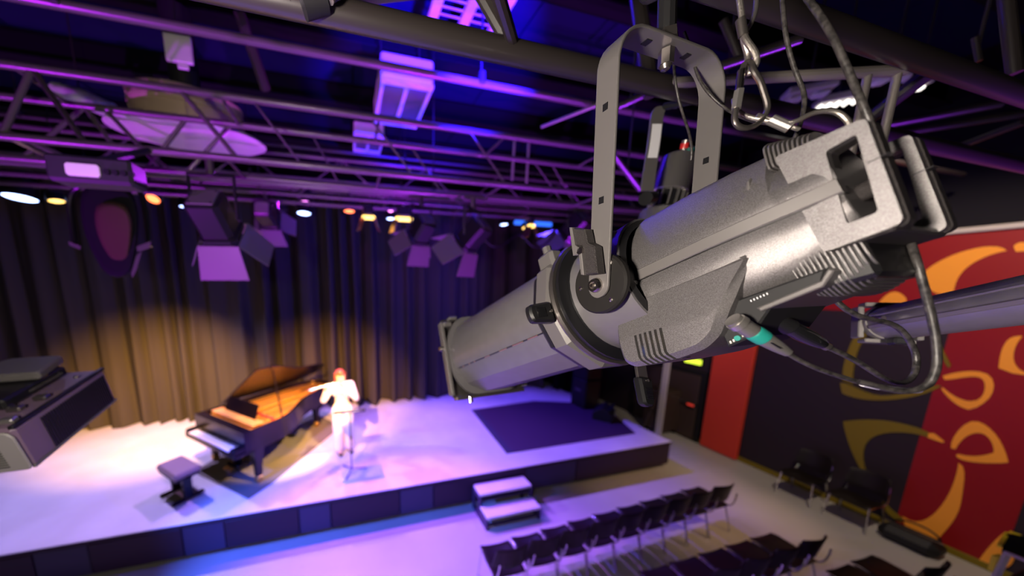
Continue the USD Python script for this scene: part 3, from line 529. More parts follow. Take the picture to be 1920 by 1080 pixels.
part(lr, 'crimp_ferrule', tube([atd(1445, 224, DZ - .004), atd(1482, 240, DZ - .014)], .0062, 10), 'strap'); part(lr, 'rope_tail', tube(pxline([(1420, 216, DZ), (1450, 226, DZ - .004), (1478, 236, DZ - .012), (1498, 243, DZ - .016)], 20), .0026, 8), 'wire')
def cable(name, label, pts, r, parts=(), material='cable', n=80):
    c = thing(name, label, 'cable'); part(c, 'jacket', tube(pxline(pts, n), r, 12), material); return c
cable('power_cable', 'thin dark cable dropping behind the safety rope to the top of the spotlight', [(1462, -70, DZ + .03), (1467, 0, DZ + .03), (1472, 55, DZ + .03), (1481, 100, DZ + .03), (1496, 145, DZ + .028), (1507, 175, DZ + .025), (1506, 210, DZ + .02), (1494, 250, DZ + .02), (1478, 285, DZ + .03)], .0027)
DH = depth(toW(.25, .12, .05))
c3 = cable('power_cable', 'woven black cable running down behind the rear handle and looping under the body', [(1490, -40, DH + .06), (1520, 5, DH + .05), (1562, 70, DH + .03), (1598, 150, DH + .02), (1628, 222, DH + .012), (1662, 320, DH + .02), (1690, 400, DH + .02), (1708, 455, DH + .01), (1722, 500, DH), (1738, 560, DH), (1752, 620, DH), (1757, 670, DH), (1752, 702, DH), (1735, 724, DH + .003), (1705, 733, DH + .008), (1660, 728, DH + .012), (1610, 716, DH + .02)], .0034)
P1 = toW(.125, .052, -.108); D1 = depth(P1)
xa, xb = (1384, 606), (1478, 662)
x1 = thing('signal_connector', 'grey cable plug with a turquoise ring pushed into the underside of the spotlight', 'connector')
pt = lambda f, d=0.: atd(xa[0] + (xb[0] - xa[0]) * f, xa[1] + (xb[1] - xa[1]) * f, D1 - .008 - .01 * f + d)
part(x1, 'barrel', tube([pt(-.12), pt(0), pt(.28)], [.0098, .0098, .0098], 20), 'greyplastic'); part(x1, 'socket_collar', tube([pt(-.06), pt(.05)], .0112, 20), 'aluminium')
part(x1, 'colour_ring', tube([pt(.3), pt(.33), pt(.5), pt(.53)], [.0098, .0106, .0102, .0092], 20), 'teal', 'turquoise ring'); part(x1, 'boot', tube([pt(.28), pt(.56), pt(.8), pt(1.)], [.0092, .0094, .0076, .0052], 16), 'greyplastic')
for k in range(3): part(x1, 'boot_flute', rbox(0, 0, 0, .012, .0018, .0012, .0004) if 0 else MB().add(rbox(0, 0, 0, .013, .003, .0015, .0005), look(pt(.75, -.0075 + .002 * k), pt(1) - pt(0)) @ frame((0, 0, 0), (0, 1, 0), (1, 0, 0), V(0, 0, 1))), 'black')
ya, yb_ = (1438, 592), (1546, 648)
x2 = thing('signal_connector', 'black cable plug behind the turquoise-ringed one under the spotlight', 'connector')
D2 = D1 + .018; pt2 = lambda f, d=0.: atd(ya[0] + (yb_[0] - ya[0]) * f, ya[1] + (yb_[1] - ya[1]) * f, D2 - .012 * f + d)
part(x2, 'barrel', tube([pt2(-.1), pt2(0), pt2(.4), pt2(.42)], [.0105, .011, .0108, .0095], 20), 'black'); part(x2, 'boot', tube([pt2(.4), pt2(.6), pt2(.8), pt2(.93), pt2(1.)], [.0098, .0104, .0092, .0074, .005], 18), 'blackgloss'); part(x2, 'strain_relief', tube([pt2(.97), pt2(1.06)], .0052, 14), 'gunmetal')
D3 = D1 - .018
sc = cable('signal_cable', 'black signal cable from the turquoise-ringed plug with a white sleeve near its bend', [(1474, 660, D3), (1500, 676, D3), (1540, 694, D3), (1585, 709, D3), (1625, 721, D3), (1670, 730, D3), (1705, 732, D3), (1722, 731, D3 + .004)], .0029)
part(sc, 'white_sleeve', tube(pxline([(1618, 719, D3), (1650, 726, D3), (1690, 731.5, D3), (1722, 731, D3 + .004)], 20), .0039, 12), 'label', 'white printed sleeve'); part(sc, 'sleeve_band', tube(pxline([(1648, 725.6, D3), (1662, 728.4, D3)], 4), .0041, 12), 'gunmetal')
cable('signal_cable', 'black cable from the rear plug bending back up under the cooling fins', [(1544, 648, D2 - .012), (1580, 664, D2 - .012), (1620, 686, D2 - .01), (1655, 708, D2 - .01), (1688, 718, D2 - .008), (1712, 704, D2 - .004), (1718, 672, D2), (1706, 640, D2), (1680, 612, D2), (1640, 600, D2), (1600, 588, D2), (1570, 566, D2 + .004), (1556, 545, D2 + .01)], .0034)
cable('power_cable', 'thin cable hanging inside the foreground yoke beside its bolt', [(1262, -20, .60), (1262, 60, .60), (1263, 110, .60), (1266, 150, .60), (1276, 200, .61), (1292, 250, .63), (1296, 300, .65)], .0024)
cable('power_cable', 'thin cable crossing the far yoke arm towards the quick link', [(1283, 60, .585), (1296, 100, .58), (1310, 145, .57), (1332, 178, .56), (1362, 204, .555), (1400, 224, .56), (1440, 232, .57)], .0024)

# ------------------------------------------------------------------ second spotlight behind the yoke, and the tube of another at the right
s2 = thing('spotlight', 'smaller spotlight half hidden behind the foreground yoke, with a white label on its yoke', 'stage spotlight')
Z2 = 1.02
sp_ = [atd(x, y, Z2) for x, y in ((1258, 203), (1246, 200), (1236, 206), (1230, 230), (1224, 280), (1218, 320), (1213, 358))]; rt = CR[0]
part(s2, 'yoke', loft([np.array([p_ - rt * .021 - CR[2] * .003, p_ + rt * .021 - CR[2] * .003, p_ + rt * .021 + CR[2] * .003, p_ - rt * .021 + CR[2] * .003]) for p_ in spline(sp_, 24)]), 'strap')
part(s2, 'clamp_stem', tube([sp_[1], V(sp_[1][0], AY, AZ)], .012, 8), 'blackmatt')
part(s2, 'yoke_label', prism([(1222, 234), (1240, 234), (1233, 296), (1215, 296)], 0, 1) if 0 else loft([np.array([p_ - rt * .016 - CR[2] * .0045, p_ + rt * .016 - CR[2] * .0045, p_ + rt * .016 - CR[2] * .0035, p_ - rt * .016 - CR[2] * .0035]) for p_ in spline([atd(1230.5, 234, Z2), atd(1227, 265, Z2), atd(1221.5, 297, Z2)], 8)]), 'label', 'white label on the yoke')
ca, cb_ = atd(1274, 296, Z2 + .1), atd(1232, 440, Z2 + .12); dd = unit(cb_ - ca)
part(s2, 'rear_can', tube([ca, ca + dd * .006, ca + dd * .13, ca + dd * .135], [.05, .056, .057, .05], 28), 'greyplastic', 'round metal rear can')
mb = MB()
for k in range(14):
    g = 2 * PI * k / 14; e1 = unit(np.cross(dd, V(0, 0, 1))); e2 = np.cross(dd, e1); o = ca + dd * .165 + .052 * (math.cos(g) * e1 + math.sin(g) * e2); part(s2, 'cooling_rib', MB().add(rbox(0, 0, 0, .006, .06, .012, .001), frame(o, math.cos(g + PI / 2) * e1 + math.sin(g + PI / 2) * e2, dd)), 'aluminium')
part(s2, 'rib_core', tube([ca + dd * .135, ca + dd * .2], .044, 20), 'black'); part(s2, 'body', tube([ca + dd * .2, ca + dd * .21, ca + dd * .4], [.06, .075, .075], 24), 'paint')
part(s2, 'side_knob', MB().add(tube([atd(1210, 372, Z2 - .02), atd(1222, 372, Z2)], .022, 16)), 'black')
pc = thing('plug', 'small cable plug with red and teal bands above the spotlight behind the yoke', 'connector')
a_, b_ = atd(1286, 262, Z2 + .05), atd(1277, 302, Z2 + .08); part(pc, 'barrel', tube([a_, b_], .011, 14), 'greyplastic'); part(pc, 'red_band', tube([a_ + (b_ - a_) * .15, a_ + (b_ - a_) * .4], .0125, 14), 'red', 'red band')
a_, b_ = atd(1296, 275, Z2 + .05), atd(1288, 304, Z2 + .08); part(pc, 'twin_barrel', tube([a_, b_], .010, 14), 'aluminium'); part(pc, 'teal_band', tube([a_ + (b_ - a_) * .05, a_ + (b_ - a_) * .3], .0112, 14), 'teal', 'teal band')

t2 = thing('spotlight', 'lens tube of another spotlight reaching in from the right picture edge', 'stage spotlight')
Za, Zb = .86, .74
pa, pb = atd(1672, 605, Za), atd(1985, 552, .56); ax = unit(pb - pa); e1 = unit(np.cross(ax, V(0, 0, 1))); e2 = np.cross(e1, ax)
Tb = frame(pa, e1, e2, -ax) ; Tb = frame(pa, e1, np.cross(ax, e1), ax)
RR = .5 * np.linalg.norm(atd(1695, 570, Za) - atd(1695, 634, Za))
part(t2, 'lens_tube', lathe([(RR * .85, 0), (RR * .98, .0), (RR, .006), (RR * 1.0, .5), (RR * .8, .5)], 40, Tb), 'tubepaint')
part(t2, 'clamp_collar', lathe([(RR * .9, .5), (RR * 1.08, .5), (RR * 1.12, .51), (RR * 1.12, .54), (RR * .9, .55)], 12, Tb), 'strap', smooth=False)
part(t2, 'rear_body', loft([np.array([pa + ax * y + x * k * e1 + z * k * np.cross(ax, e1) for x, z in rnd_poly([(-RR, -RR * 1.2), (RR, -RR * 1.2), (RR, RR), (RR * .6, RR * 1.25), (-RR * .6, RR * 1.25), (-RR, RR)], .02, 3)]) for y, k in ((.545, .8), (.56, 1), (.78, .95), (.8, .7))]), 'paint')
part(t2, 'rear_handle', tube(spline([pa + ax * .79 + RR * .6 * e1, pa + ax * .88 + RR * .6 * e1, pa + ax * .9, pa + ax * .88 - RR * .6 * e1, pa + ax * .79 - RR * .6 * e1], 20), .012, 8), 'strap')
ym = pa + ax * .5
for g in (-1, 1): part(t2, 'yoke_arm', tube([ym + g * RR * 1.2 * e1, ym + g * RR * 1.2 * e1 + V(0, 0, .5)], .01, 4), 'strap')
part(t2, 'yoke_top', tube([ym - RR * 1.2 * e1 + V(0, 0, .5), ym + RR * 1.2 * e1 + V(0, 0, .5)], .012, 4), 'strap'); part(t2, 'hook_clamp', tube([ym + V(0, 0, .5), V(ym[0], ym[1], 4.45)], .018, 8), 'blackmatt')
for g in (20, 160, 200, 340):
    o = pa + ax * .25 + RR * .985 * (math.cos(math.radians(g)) * e1 + math.sin(math.radians(g)) * np.cross(ax, e1)); part(t2, 'tube_rib', MB().add(rbox(0, 0, 0, .012, .48, .008, .002), look(o, ax, tuple(unit(o - pa - ax * .25)))), 'strap')
part(t2, 'front_rim', lathe([(RR * .85, -.012), (RR * 1.08, -.012), (RR * 1.1, -.006), (RR * 1.06, .006), (RR * .9, .006)], 40, Tb), 'strap')
for g in (0, 90, 180, 270): o = pa - ax * .018 + RR * 1.1 * (math.cos(math.radians(g)) * e1 + math.sin(math.radians(g)) * np.cross(ax, e1)); part(t2, 'frame_channel', MB().add(rbox(0, 0, 0, RR * 1.9, .03, .012, .002), look(o, ax, tuple(unit(o - pa + ax * .018)))), 'strap')
o = atd(1657, 597, Za - .055); part(t2, 'clamp_screw', tube([o, o + CR[2] * .02], .008, 12), 'steel')
o = atd(1685, 640, Za - .03); part(t2, 'bottom_latch', MB().add(rbox(0, 0, 0, .03, .03, .02, .004), look(o, ax)), 'black')

# ------------------------------------------------------------------ the projector at the left edge
pj = thing('projector', 'black slatted projector housing cut off by the left edge of the picture', 'projector')
Zp = 1.25; A0 = atd(66, 876, Zp); far = atd(204, 762, Zp); 
c1 = atd(60, 788, Zp); 
d1 = unit(ray(648, 395)); d1 = unit(d1); 
# long axis away from the camera, up along the vertical edge of the near corner, third axis to the left
upv = unit(c1 - A0); upv = unit(upv - d1 * (upv @ d1)); lf = unit(np.cross(upv, d1)); H_ = np.linalg.norm(c1 - A0); L_ = .5; Wd = .42
if lf[0] > 0: lf = -lf
TP = frame(A0, d1, lf, upv)                   # x away, y left, z up
def pp(n, m, material, lab=None, parent=None): mb = m if isinstance(m, MB) else MB().add(m); mb.v = [v @ TP[:3, :3].T + TP[:3, 3] for v in mb.v]; return part(parent or pj, n, mb, material, lab)
body = pp('housing', rbox(L_ / 2, Wd / 2, H_ / 2, L_, Wd, H_, .012), 'darkcase')
pp('front_cover', bprism(rnd_poly([(.0, .0), (Wd, 0), (Wd, H_ * .96), (.02, H_ * .96), (0, H_ * .84)], .02, 4), -.012, .0, .004, frame((0, 0, 0), (0, 1, 0), (0, 0, 1), V(1, 0, 0))), 'greyplastic' if 0 else 'casing', 'rounded grey front cover')
for k in range(12): pp('vent_slat', rbox(-.0135, .16, H_ * (.14 + .058 * k), .004, .2, H_ * .022, .001), 'black')
for k in range(30): pp('side_slat', rbox(L_ * (.22 + .025 * k), -.002, H_ * .47, .006, .005, H_ * .8, .001), 'black')
pp('top_rail', rbox(L_ / 2, .004, H_ + .004, L_, .02, .014, .003), 'black'); pp('bottom_rail', rbox(L_ / 2, .002, .004, L_, .014, .012, .003), 'strap')
pp('top_bracket', rbox(.3, .2, H_ + .03, .32, .16, .05, .01), 'black'); pp('lamp_lid', bprism(rnd_poly([(.3, .1), (.5, .14), (.5, .36), (.3, .4)], .03, 4), H_ + .06, H_ + .1, .008), 'strap')
for k, (x, y) in enumerate(((.05, .045), (.05, .12), (.14, .09), (.22, .06))): pp('latch', rbox(x, y, H_ + .012, .035, .05, .022, .006), 'aluminium' if k < 2 else 'gunmetal')
for k, (x, y) in enumerate(((.16, .12), (.24, .16), (.40, .05), (.1, .19))): pp('lid_screw', lathe([(.0, .01), (.009, .008), (.011, 0)], 12, frame((x, y, H_ + .012), (1, 0, 0), (0, 1, 0))), 'steel')
pp('indicator', rbox(.36, .13, H_ + .062, .03, .012, .008, .002), 'screenglow', 'small amber light')
pp('power_lead', tube([(.1, .3, H_ + .02), (.16, .2, H_ + .05), (.26, .12, H_ + .03), (.4, .1, H_ + .04), (.45, .2, H_ + .02)], .007, 8), 'cable')

# ================================================================== THE GRID: trusses, pipes and lamps over the stage
def zk(k, Y): return EYE[2] + k * Y
T1Y, T1B, ZU, ZL = 2.6, 3.0, zk(.507, 2.6), zk(.353, 2.6)
br = []; pxb = lambda x, y, Y: tuple(ony(x, y, Y))
def diag(x0, y0, x1, y1, Y, r):
    a, b = ony(x0, y0, Y), ony(x1, y1, Y); a[2], b[2] = ZU, ZL; return (tuple(a), tuple(b), r)
for q in ((475, 205, 565, 295), (692, 218, 775, 317), (880, 245, 950, 335)): br.append(diag(*q, T1Y, .0085))
for q in ((583, 225, 635, 283), (770, 245, 830, 322), (1003, 262, 1060, 345), (1035, 285, 1082, 342)): br.append(diag(*q, T1B, .008))
for q in ((340, 187, 445, 292), (155, 235, 64, 150), (64, 150, 0, 235), (64, 150, 155, 235), (-100, 115, 0, 235)):
    a, b = q[:2], q[2:]
    if a[1] > b[1]: a, b = b, a
    br.append(diag(*a, *b, T1Y, .017))
for q in ((430, 190, 345, 275), (345, 187, 268, 260), (150, 140, 30, 240), (190, 165, 300, 275), (150, 150, 230, 235)): br.append(diag(*q, T1B, .016))
xs = [-5.2 + 1.1 * k for k in range(12)]
for x in xs: br += [((x, T1Y, ZU), (x, T1B, ZU), .012), ((x, T1Y, ZL), (x, T1B, ZL), .012)]
ch = [((-5.6, y, z), (7.4, y, z), .025) for y in (T1Y, T1B) for z in (ZU, ZL)]
truss('lighting_truss', 'long box truss with crossed diagonals across the middle of the grid', ch, br)
Y2 = 4.6; z2u, z2l = zk(.378, Y2), zk(.27, Y2); br = []
for k in range(11):
    x = -6.0 + 1.2 * k; br += [((x, Y2, z2u), (x + .6, Y2, z2l), .012), ((x + .6, Y2, z2l), (x + 1.2, Y2, z2u), .012), ((x, Y2, z2u), (x, Y2 + .4, z2u), .012), ((x + .6, Y2, z2l), (x + .6, Y2 + .4, z2l), .012)]
truss('lighting_truss', 'farther box truss just above the row of hanging lamps', [((-6.5, y, z), (7.6, y, z), .025) for y in (Y2, Y2 + .4) for z in (z2u, z2l)], br)
def pipe(Y, k, label, r=.025, x0=-7, x1=7.8, material='gridpipe'):
    z = zk(k, Y); p = thing('lighting_pipe', label, 'pipe'); part(p, 'tube', tube([(x0, Y, z), (x1, Y, z)], r, 12), material)
    for x in [q for q in np.arange(x0 + .8, x1, 2.4) if not (abs(q + 1.4) < .8 and 2.9 < Y < 4.6)]: part(p, 'hanger_clamp', MB().add(rbox(x, Y, z + .03, .05, .07, .09, .01)).add(tube([(x, Y, z + .06), (x, Y, ZC - .02)], .008, 8)), 'blackmatt')
    return z
pipe(2.25, .65, 'lone high pipe in front of the middle truss, crossing the upper left'); pipe(3.5, .296, 'pipe just behind the middle truss carrying barn-door lamps'); pipe(5.6, .318, 'slim pipe between the farther truss and the curtain', .02)
pipe(6.7, .245, 'rear pipe carrying the bright blue lamps near the curtain'); pipe(5.2, .40, 'slim high pipe behind the round duct plate', .02); pipe(6.1, .285, 'pipe over the amber lamps near the curtain', .022)
for k, (x, y0, y1) in enumerate(((965, 255, 338), (992, 258, 343))):
    a, b = ony(x, y0, 3.0), ony(x - 5, y1, 3.0); single('drop_arm', tube([a, b], .013, 10), 'pipelight', ['left of the two pale upright drop arms in the middle truss', 'right of the two pale upright drop arms in the middle truss'][k], 'drop arm')
pb_ = thing('ceiling_beam', 'black steel beam slanting down behind the near truss at upper left', 'beam'); part(pb_, 'flange', tube([ony(446, 20, 2.25), ony(497, 170, 2.55)], .028, 4), 'pipe'); part(pb_, 'web', tube([ony(452, 22, 2.3), ony(503, 170, 2.6)], .022, 4), 'pipe')
# right-hand lattice: measured tubes
def rod(label, p0, p1, r, material='pipe', hang=False):
    t = thing('grid_tube', label, 'tube'); part(t, 'tube', tube([p0, p1], r, 12), material); m = (np.array(p0) + p1) / 2
    if hang: part(t, 'hanger', tube([m, V(m[0], m[1], ZC - .005)], .006, 6), 'pipe')
    return t
hz = 4.416
rod('worn bare tube running level behind the quick link at upper right', onz(1180, 160, hz), onz(1700, 131, hz), .013, 'pipelight')
rod('left of two short posts under the worn bare tube', onz(1628, 135, hz), onz(1628, 135, hz) - V(0, 0, .22), .0085, 'pipelight'); rod('right of two short posts under the worn bare tube', onz(1684, 131.9, hz), onz(1684, 131.9, hz) - V(0, 0, .22), .0085, 'pipelight')
rod('slanting tube meeting the underside of the thick chord at right', atd(1600, 245, 1.15), atd(1740, 138, 1.0), .022)
rod('upper long tube running back from the right edge', onz(1640, 238, 4.9), onz(1880, 193, 4.9), .024); rod('lower long tube running back from the right edge', onz(1672, 252, 4.85), onz(1922, 212, 4.85), .022)
rod('short slanting tube below the two long tubes at right', onz(1790, 278, 4.8), onz(1922, 228, 4.8), .018); rod('upright tube at the top right corner', atd(1882, -40, .95), atd(1903, 138, .95), .015)
rod('thin upright tube left of the one at the top right corner', atd(1828, 70, 1.25), atd(1836, 115, 1.25), .009, hang=True); rod('slanting tube behind the quick link going up to the right', atd(1350, 125, 1.1), atd(1503, 72, 1.0), .016)
rod('upright tube seen inside the foreground yoke', atd(1192, -30, 1.15), atd(1222, 178, 1.15), .026); rod('steep thin tube left of the quick link', atd(1356, 38, 1.2), atd(1388, 110, 1.2), .014, hang=True)
rod('pale thin tube slanting beside the near yoke arm', ony(1015, 238, 2.6), ony(1120, 197, 2.2), .012, 'pipelight'); rod('tube continuing right of the near yoke arm', atd(1160, 200, 1.6), atd(1206, 178, 1.55), .018, hang=True); rod('steep tube inside the lower part of the yoke', atd(1150, 290, 2.3), atd(1200, 355, 2.5), .022, hang=True)
# big light-coloured lacing tube at the near truss
o = ony(606, 16, AY - .0); rod('thick pale tube joining the near truss at the top left', o + V(0, 0, .02), atd(860, -30, .78), .019, 'pipelight')
o2 = ony(596, 14, AY - .03); sc_ = thing('truss_clamp', 'black pipe clamp with a bright bolt on the near truss at the top', 'clamp'); part(sc_, 'jaw', MB().add(tube([o2 + V(-.03, 0, .0), o2 + V(.012, 0, .02)], .026, 16)), 'blackmatt'); part(sc_, 'bolt', tube([o2 + V(.014, -.02, .01), o2 + V(.02, -.02, .02)], .02, 12), 'aluminium'); part(sc_, 'brace_stub', tube([o2 + V(-.04, 0, .02), atd(520, -30, .74)], .02, 10), 'pipe')

# ---- ceiling: joists, blue-lit boards, grille, air units, duct
for k, (y, lab) in enumerate(((1.7, 'first'), (2.7, 'second'), (3.75, 'third'), (4.9, 'fourth'), (6.2, 'fifth'), (7.4, 'sixth'))):
    j = thing('ceiling_joist', lab + ' black ceiling joist counted from the camera', 'joist'); part(j, 'web', rbox(-.5, y, ZC - .14, 17.6, .05, .26, .004), 'ceil'); part(j, 'flange', rbox(-.5, y, ZC - .28, 17.6, .16, .03, .004), 'ceil')
rng = random.Random(5)
bd = tag(UsdGeom.Xform.Define(stage, '/World/ceiling_boarding').GetPrim(), 'grey boarded ceiling panels between the joists washed with blue light', None, None, 'structure')
for y0, y1 in ((1.8, 2.6), (2.8, 3.65), (3.85, 4.8), (5.0, 6.1)):
    for k in range(9): x = -8.0 + 1.82 * k; part(bd, 'panel', rbox(x, (y0 + y1) / 2, ZC - .02, 1.8, y1 - y0, .03, .004), 'ceilpanel')
def box_at(x, y, Y): return ony(x, y, Y)
g0 = box_at(880, 25, 2.9); gr = thing('ceiling_grille', 'white louvred ceiling grille above the near truss', 'grille', frame(V(g0[0], g0[1], 6.3), (1, 0, 0), (0, 1, 0)))
for s in (-1, 0, 1): part(gr, 'bar', rbox(s * .3, 0, 0, .09, .8, .05, .006), 'ductwhite')
for s in (-1, 1): part(gr, 'end_bar', rbox(0, s * .4, 0, .69, .06, .05, .006), 'ductwhite')
for k in range(10):
    for s in (-1, 1): part(gr, 'louvre', MB().add(rbox(0, 0, 0, .21, .06, .008, .002), rotx(.6, (s * .15, -.35 + .077 * k, .01))), 'ductwhite')
def air_unit(label, px, Y, w, d, h):
    o = ony(*px, Y); t = thing('air_unit', label, 'ceiling unit', o)
    part(t, 'case', rbox(0, 0, h / 2, w, d, h, .02), 'ductwhite'); part(t, 'frame', prism([(-w / 2, -d / 2), (w / 2, -d / 2), (w / 2, d / 2), (-w / 2, d / 2)], -.03, 0, None, [[(-w * .43, -d * .42), (-w * .04, -d * .42), (-w * .04, d * .42), (-w * .43, d * .42)], [(w * .04, -d * .42), (w * .43, -d * .42), (w * .43, d * .42), (w * .04, d * .42)]]), 'ductwhite')
    for s in (-1, 1): part(t, 'filter', rbox(s * w * .235, 0, .0, w * .38, d * .8, .02, .002), 'greyplastic')
    for s in (-1, 1): part(t, 'hanger', tube([(s * w * .4, 0, h), (s * w * .4, 0, ZC - .02 - o[2])], .008, 6), 'pipe')
air_unit('large white ceiling air unit with two panels, above the middle truss', (752, 196), 3.6, .52, .8, .22); air_unit('small white ceiling air unit seen through the middle truss', (690, 268), 5.2, .44, .6, .16)
dk = thing('round_duct', 'round tan sheet-metal duct ending in a wide pale plate, behind the truss', 'duct', frame(ony(365, 263, 3.75), (1, 0, 0), (0, math.cos(.16), math.sin(.16))))
part(dk, 'pipe', lathe([(.0, .08), (.44, .08), (.44, .2), (.455, .21), (.455, .24), (.44, .25), (.44, .3), (.455, .31), (.44, .33), (.0, .33)], 44), 'duct'); part(dk, 'plate', lathe([(0, 0), (.6, 0), (.64, .015), (.62, .04), (.45, .08), (.3, .08)], 48), 'white', 'wide round plate')
for g in range(4): part(dk, 'seam', rbox(.442 * math.cos(g * 1.57 + .3), .442 * math.sin(g * 1.57 + .3), .2, .02, .02, .22, .004), 'duct')
part(dk, 'supply_pipe', tube([(0, 0, .33), (0, .05, 1.05)], .12, 16), 'blackmatt')
du = thing('pipe_elbow', 'bent pale duct elbow left of the round duct', 'duct'); part(du, 'tube', tube(spline([ony(112, 178, 4.2), ony(150, 184, 4.2), ony(185, 198, 4.4), ony(212, 208, 4.6)], 14), .085, 18), 'ductwhite'); part(du, 'cuff', tube([ony(108, 177, 4.2), ony(118, 179, 4.2)], .1, 18), 'ductwhite')
part(du, 'stay', tube([ony(150, 178, 4.2), ony(150, 178, 4.2) * V(1, 1, 0) + V(0, 0, ZC - .02)], .006, 6), 'pipe')
lb = thing('hanging_board', 'small grey board hanging under the dark ceiling at upper left', 'board', ony(335, 92, 3.2)); part(lb, 'panel', rbox(0, 0, 0, .19, .03, .2, .006), 'white'); part(lb, 'hook', tube([(0, 0, .1), (0, 0, ZC - .02 - ony(335, 92, 3.2)[2])], .005, 6), 'pipe'); part(lb, 'tab', rbox(.02, 0, -.12, .08, .02, .05, .006), 'white')
# rows of tube lamps seen at the upper right
def tube_light(label, x0, y0, x1, y1, z, n, m):
    a, b = onz(x0, y0, z), onz(x1, y1, z); t = thing('tube_light', label, 'ceiling light'); u = unit(b - a); L = np.linalg.norm(b - a)
    part(t, 'channel', MB().add(rbox(0, L / 2, .05, .16, L, .06, .01), look(a, u)), 'ductwhite')
    for k in range(n): part(t, 'lamp', MB().add(rbox(0, L * (k + .5) / n, 0, .09, L / n * .72, .05, .02), look(a, u)), m)
    part(t, 'hanger', tube([(a + b) / 2 + V(0, 0, .05), V((a[0] + b[0]) / 2, (a[1] + b[1]) / 2, ZC - .03)], .008, 6), 'pipe')
tube_light('long dim tube light beyond the thin cable at upper right', 1468, 190, 1562, 172, 5.6, 2, 'label'); tube_light('row of bright lamps below the long tube light at upper right', 1528, 204, 1612, 188, 5.6, 5, 'tubewhite')
tube_light('short pale tube light just under the worn bare tube', 1630, 156, 1712, 143, 5.6, 2, 'label'); tube_light('single bright lamp below the thick chord at right', 1710, 170, 1730, 160, 5.6, 1, 'tubewhite')

# ---- lamps
PZ = {6.7: zk(.245, 6.7), 6.1: zk(.285, 6.1), 5.6: zk(.318, 5.6)}
def led_par(label, px, Y, lens, size=.2, tilt=(0, -.75, -.66), group=None):
    tilt = (tilt[0], -.14, -1) if 'blue' in label else (tilt[0], tilt[1] * .6, tilt[2])
    o = ony(*px, Y); f = unit(V(*tilt)); t = thing('led_lamp', label, 'stage lamp', look(o, f), group); s = size
    part(t, 'housing', lathe([(0, -s * 1.1), (s * .34, -s * 1.1), (s * .46, -s * .95), (s * .5, -s * .3), (s * .52, 0), (s * .47, .012), (s * .44, .0)], 20, frame((0, 0, 0), (1, 0, 0), (0, 0, -1), V(0, 1, 0))), 'black')
    part(t, 'lens', lathe([(0, .006), (s * .3, .004), (s * .44, -.004)], 20, frame((0, 0, 0), (1, 0, 0), (0, 0, -1), V(0, 1, 0))), lens, 'glowing lens')
    for q in (-1, 1): part(t, 'yoke_arm', rbox(q * s * .56, -s * .5, s * .38, .012, .04, s * .85, .003), 'black')
    part(t, 'yoke_top', rbox(0, -s * .5, s * .8, s * 1.15, .04, .012, .003), 'black'); zt = PZ[Y]; ri = np.linalg.inv(look(o, f)); a_ = look(o, f) @ V(0, -s * .5, s * .8, 1); dn = lambda p_: (ri @ np.append(p_, 1))[:3]
    part(t, 'clamp', MB().add(tube([dn(a_[:3]), dn(V(a_[0], Y, max(zt - .03, a_[2] + .02)))], .016, 8)), 'blackmatt')
for lab, px, Y, ln, s, tl in (
    ('wide white-blue lamp at the far left of the rear pipe', (38, 371), 6.7, 'lensblue', .42, (0, -.45, -.9)), ('white-blue lamp just below the bracket of the big barn-door lamp', (178, 378), 6.7, 'lensblue', .3, (0, -.5, -.87)),
    ('small amber lamp between the two leftmost blue lamps', (106, 377), 6.1, 'lensamber', .2, (.2, -.45, -.87)), ('glowing orange-red lamp right of the big barn-door lamp', (287, 373), 5.6, 'lensred', .18, (0, -.8, -.6)),
    ('small blue lamp between the red lamp and the violet-lit fresnel', (344, 387), 6.7, 'lensblue', .14, (.1, -.8, -.6)), ('pink lamp above a blue one left of the stage centre', (573, 380), 5.6, 'lenspink', .22, (0, -.75, -.66)), ('blue lamp directly under a pink one', (570, 400), 6.7, 'lensblue', .28, (0, -.5, -.87)),
    ('dull orange lamp right of the pink and blue pair', (655, 396), 5.6, 'lensred', .2, (0, -.7, -.7)), ('small pink lamp beside the gold-lit lamps', (733, 393), 5.6, 'lenspink', .12, (0, -.8, -.6)), ('small blue lamp below a small pink one', (732, 410), 6.7, 'lensblue', .18, (0, -.5, -.87)),
    ('blue-white lamp left of the deep blue glow', (945, 421), 6.7, 'lensblue', .2, (0, -.5, -.87)), ('tiny amber lamp in the lattice right of centre', (983, 427), 6.1, 'lensamber', .1, (0, -.8, -.6))): led_par(lab, px, Y, ln, s, tl)
def gold_lamp(label, px, Y, w):
    o = ony(*px, Y); t = thing('gold_lamp', label, 'stage lamp', o)
    part(t, 'lamp_bar', rbox(0, 0, 0, w, .1, .05, .015), 'lensamber', 'row of warm bulbs'); part(t, 'body', rbox(0, .03, .1, w * .8, .16, .16, .03), 'black'); part(t, 'stem', tube([(0, 0, .16), (0, 0, z2l - .03 - o[2])], .02, 8), 'aluminium')
    for s in (-1, 1): part(t, 'flap', MB().add(rbox(0, 0, -.11, .012, .16, .22, .003), look((s * w * .45, 0, 0), (s * .35, 1, 0)) @ SR_y(s * -.35)), 'brass')
def SR_y(a): T = np.eye(4); T[0, 0], T[0, 2], T[2, 0], T[2, 2] = math.cos(a), math.sin(a), -math.sin(a), math.cos(a); return T
gold_lamp('gold-lit lamp with open flaps left of the centre', (691, 408), 5.0, .2); gold_lamp('large gold-lit lamp with hanging flaps near the centre', (757, 411), 4.6, .26); gold_lamp('small gold-lit lamp in front of the deep blue glow', (996, 424), 5.0, .13)
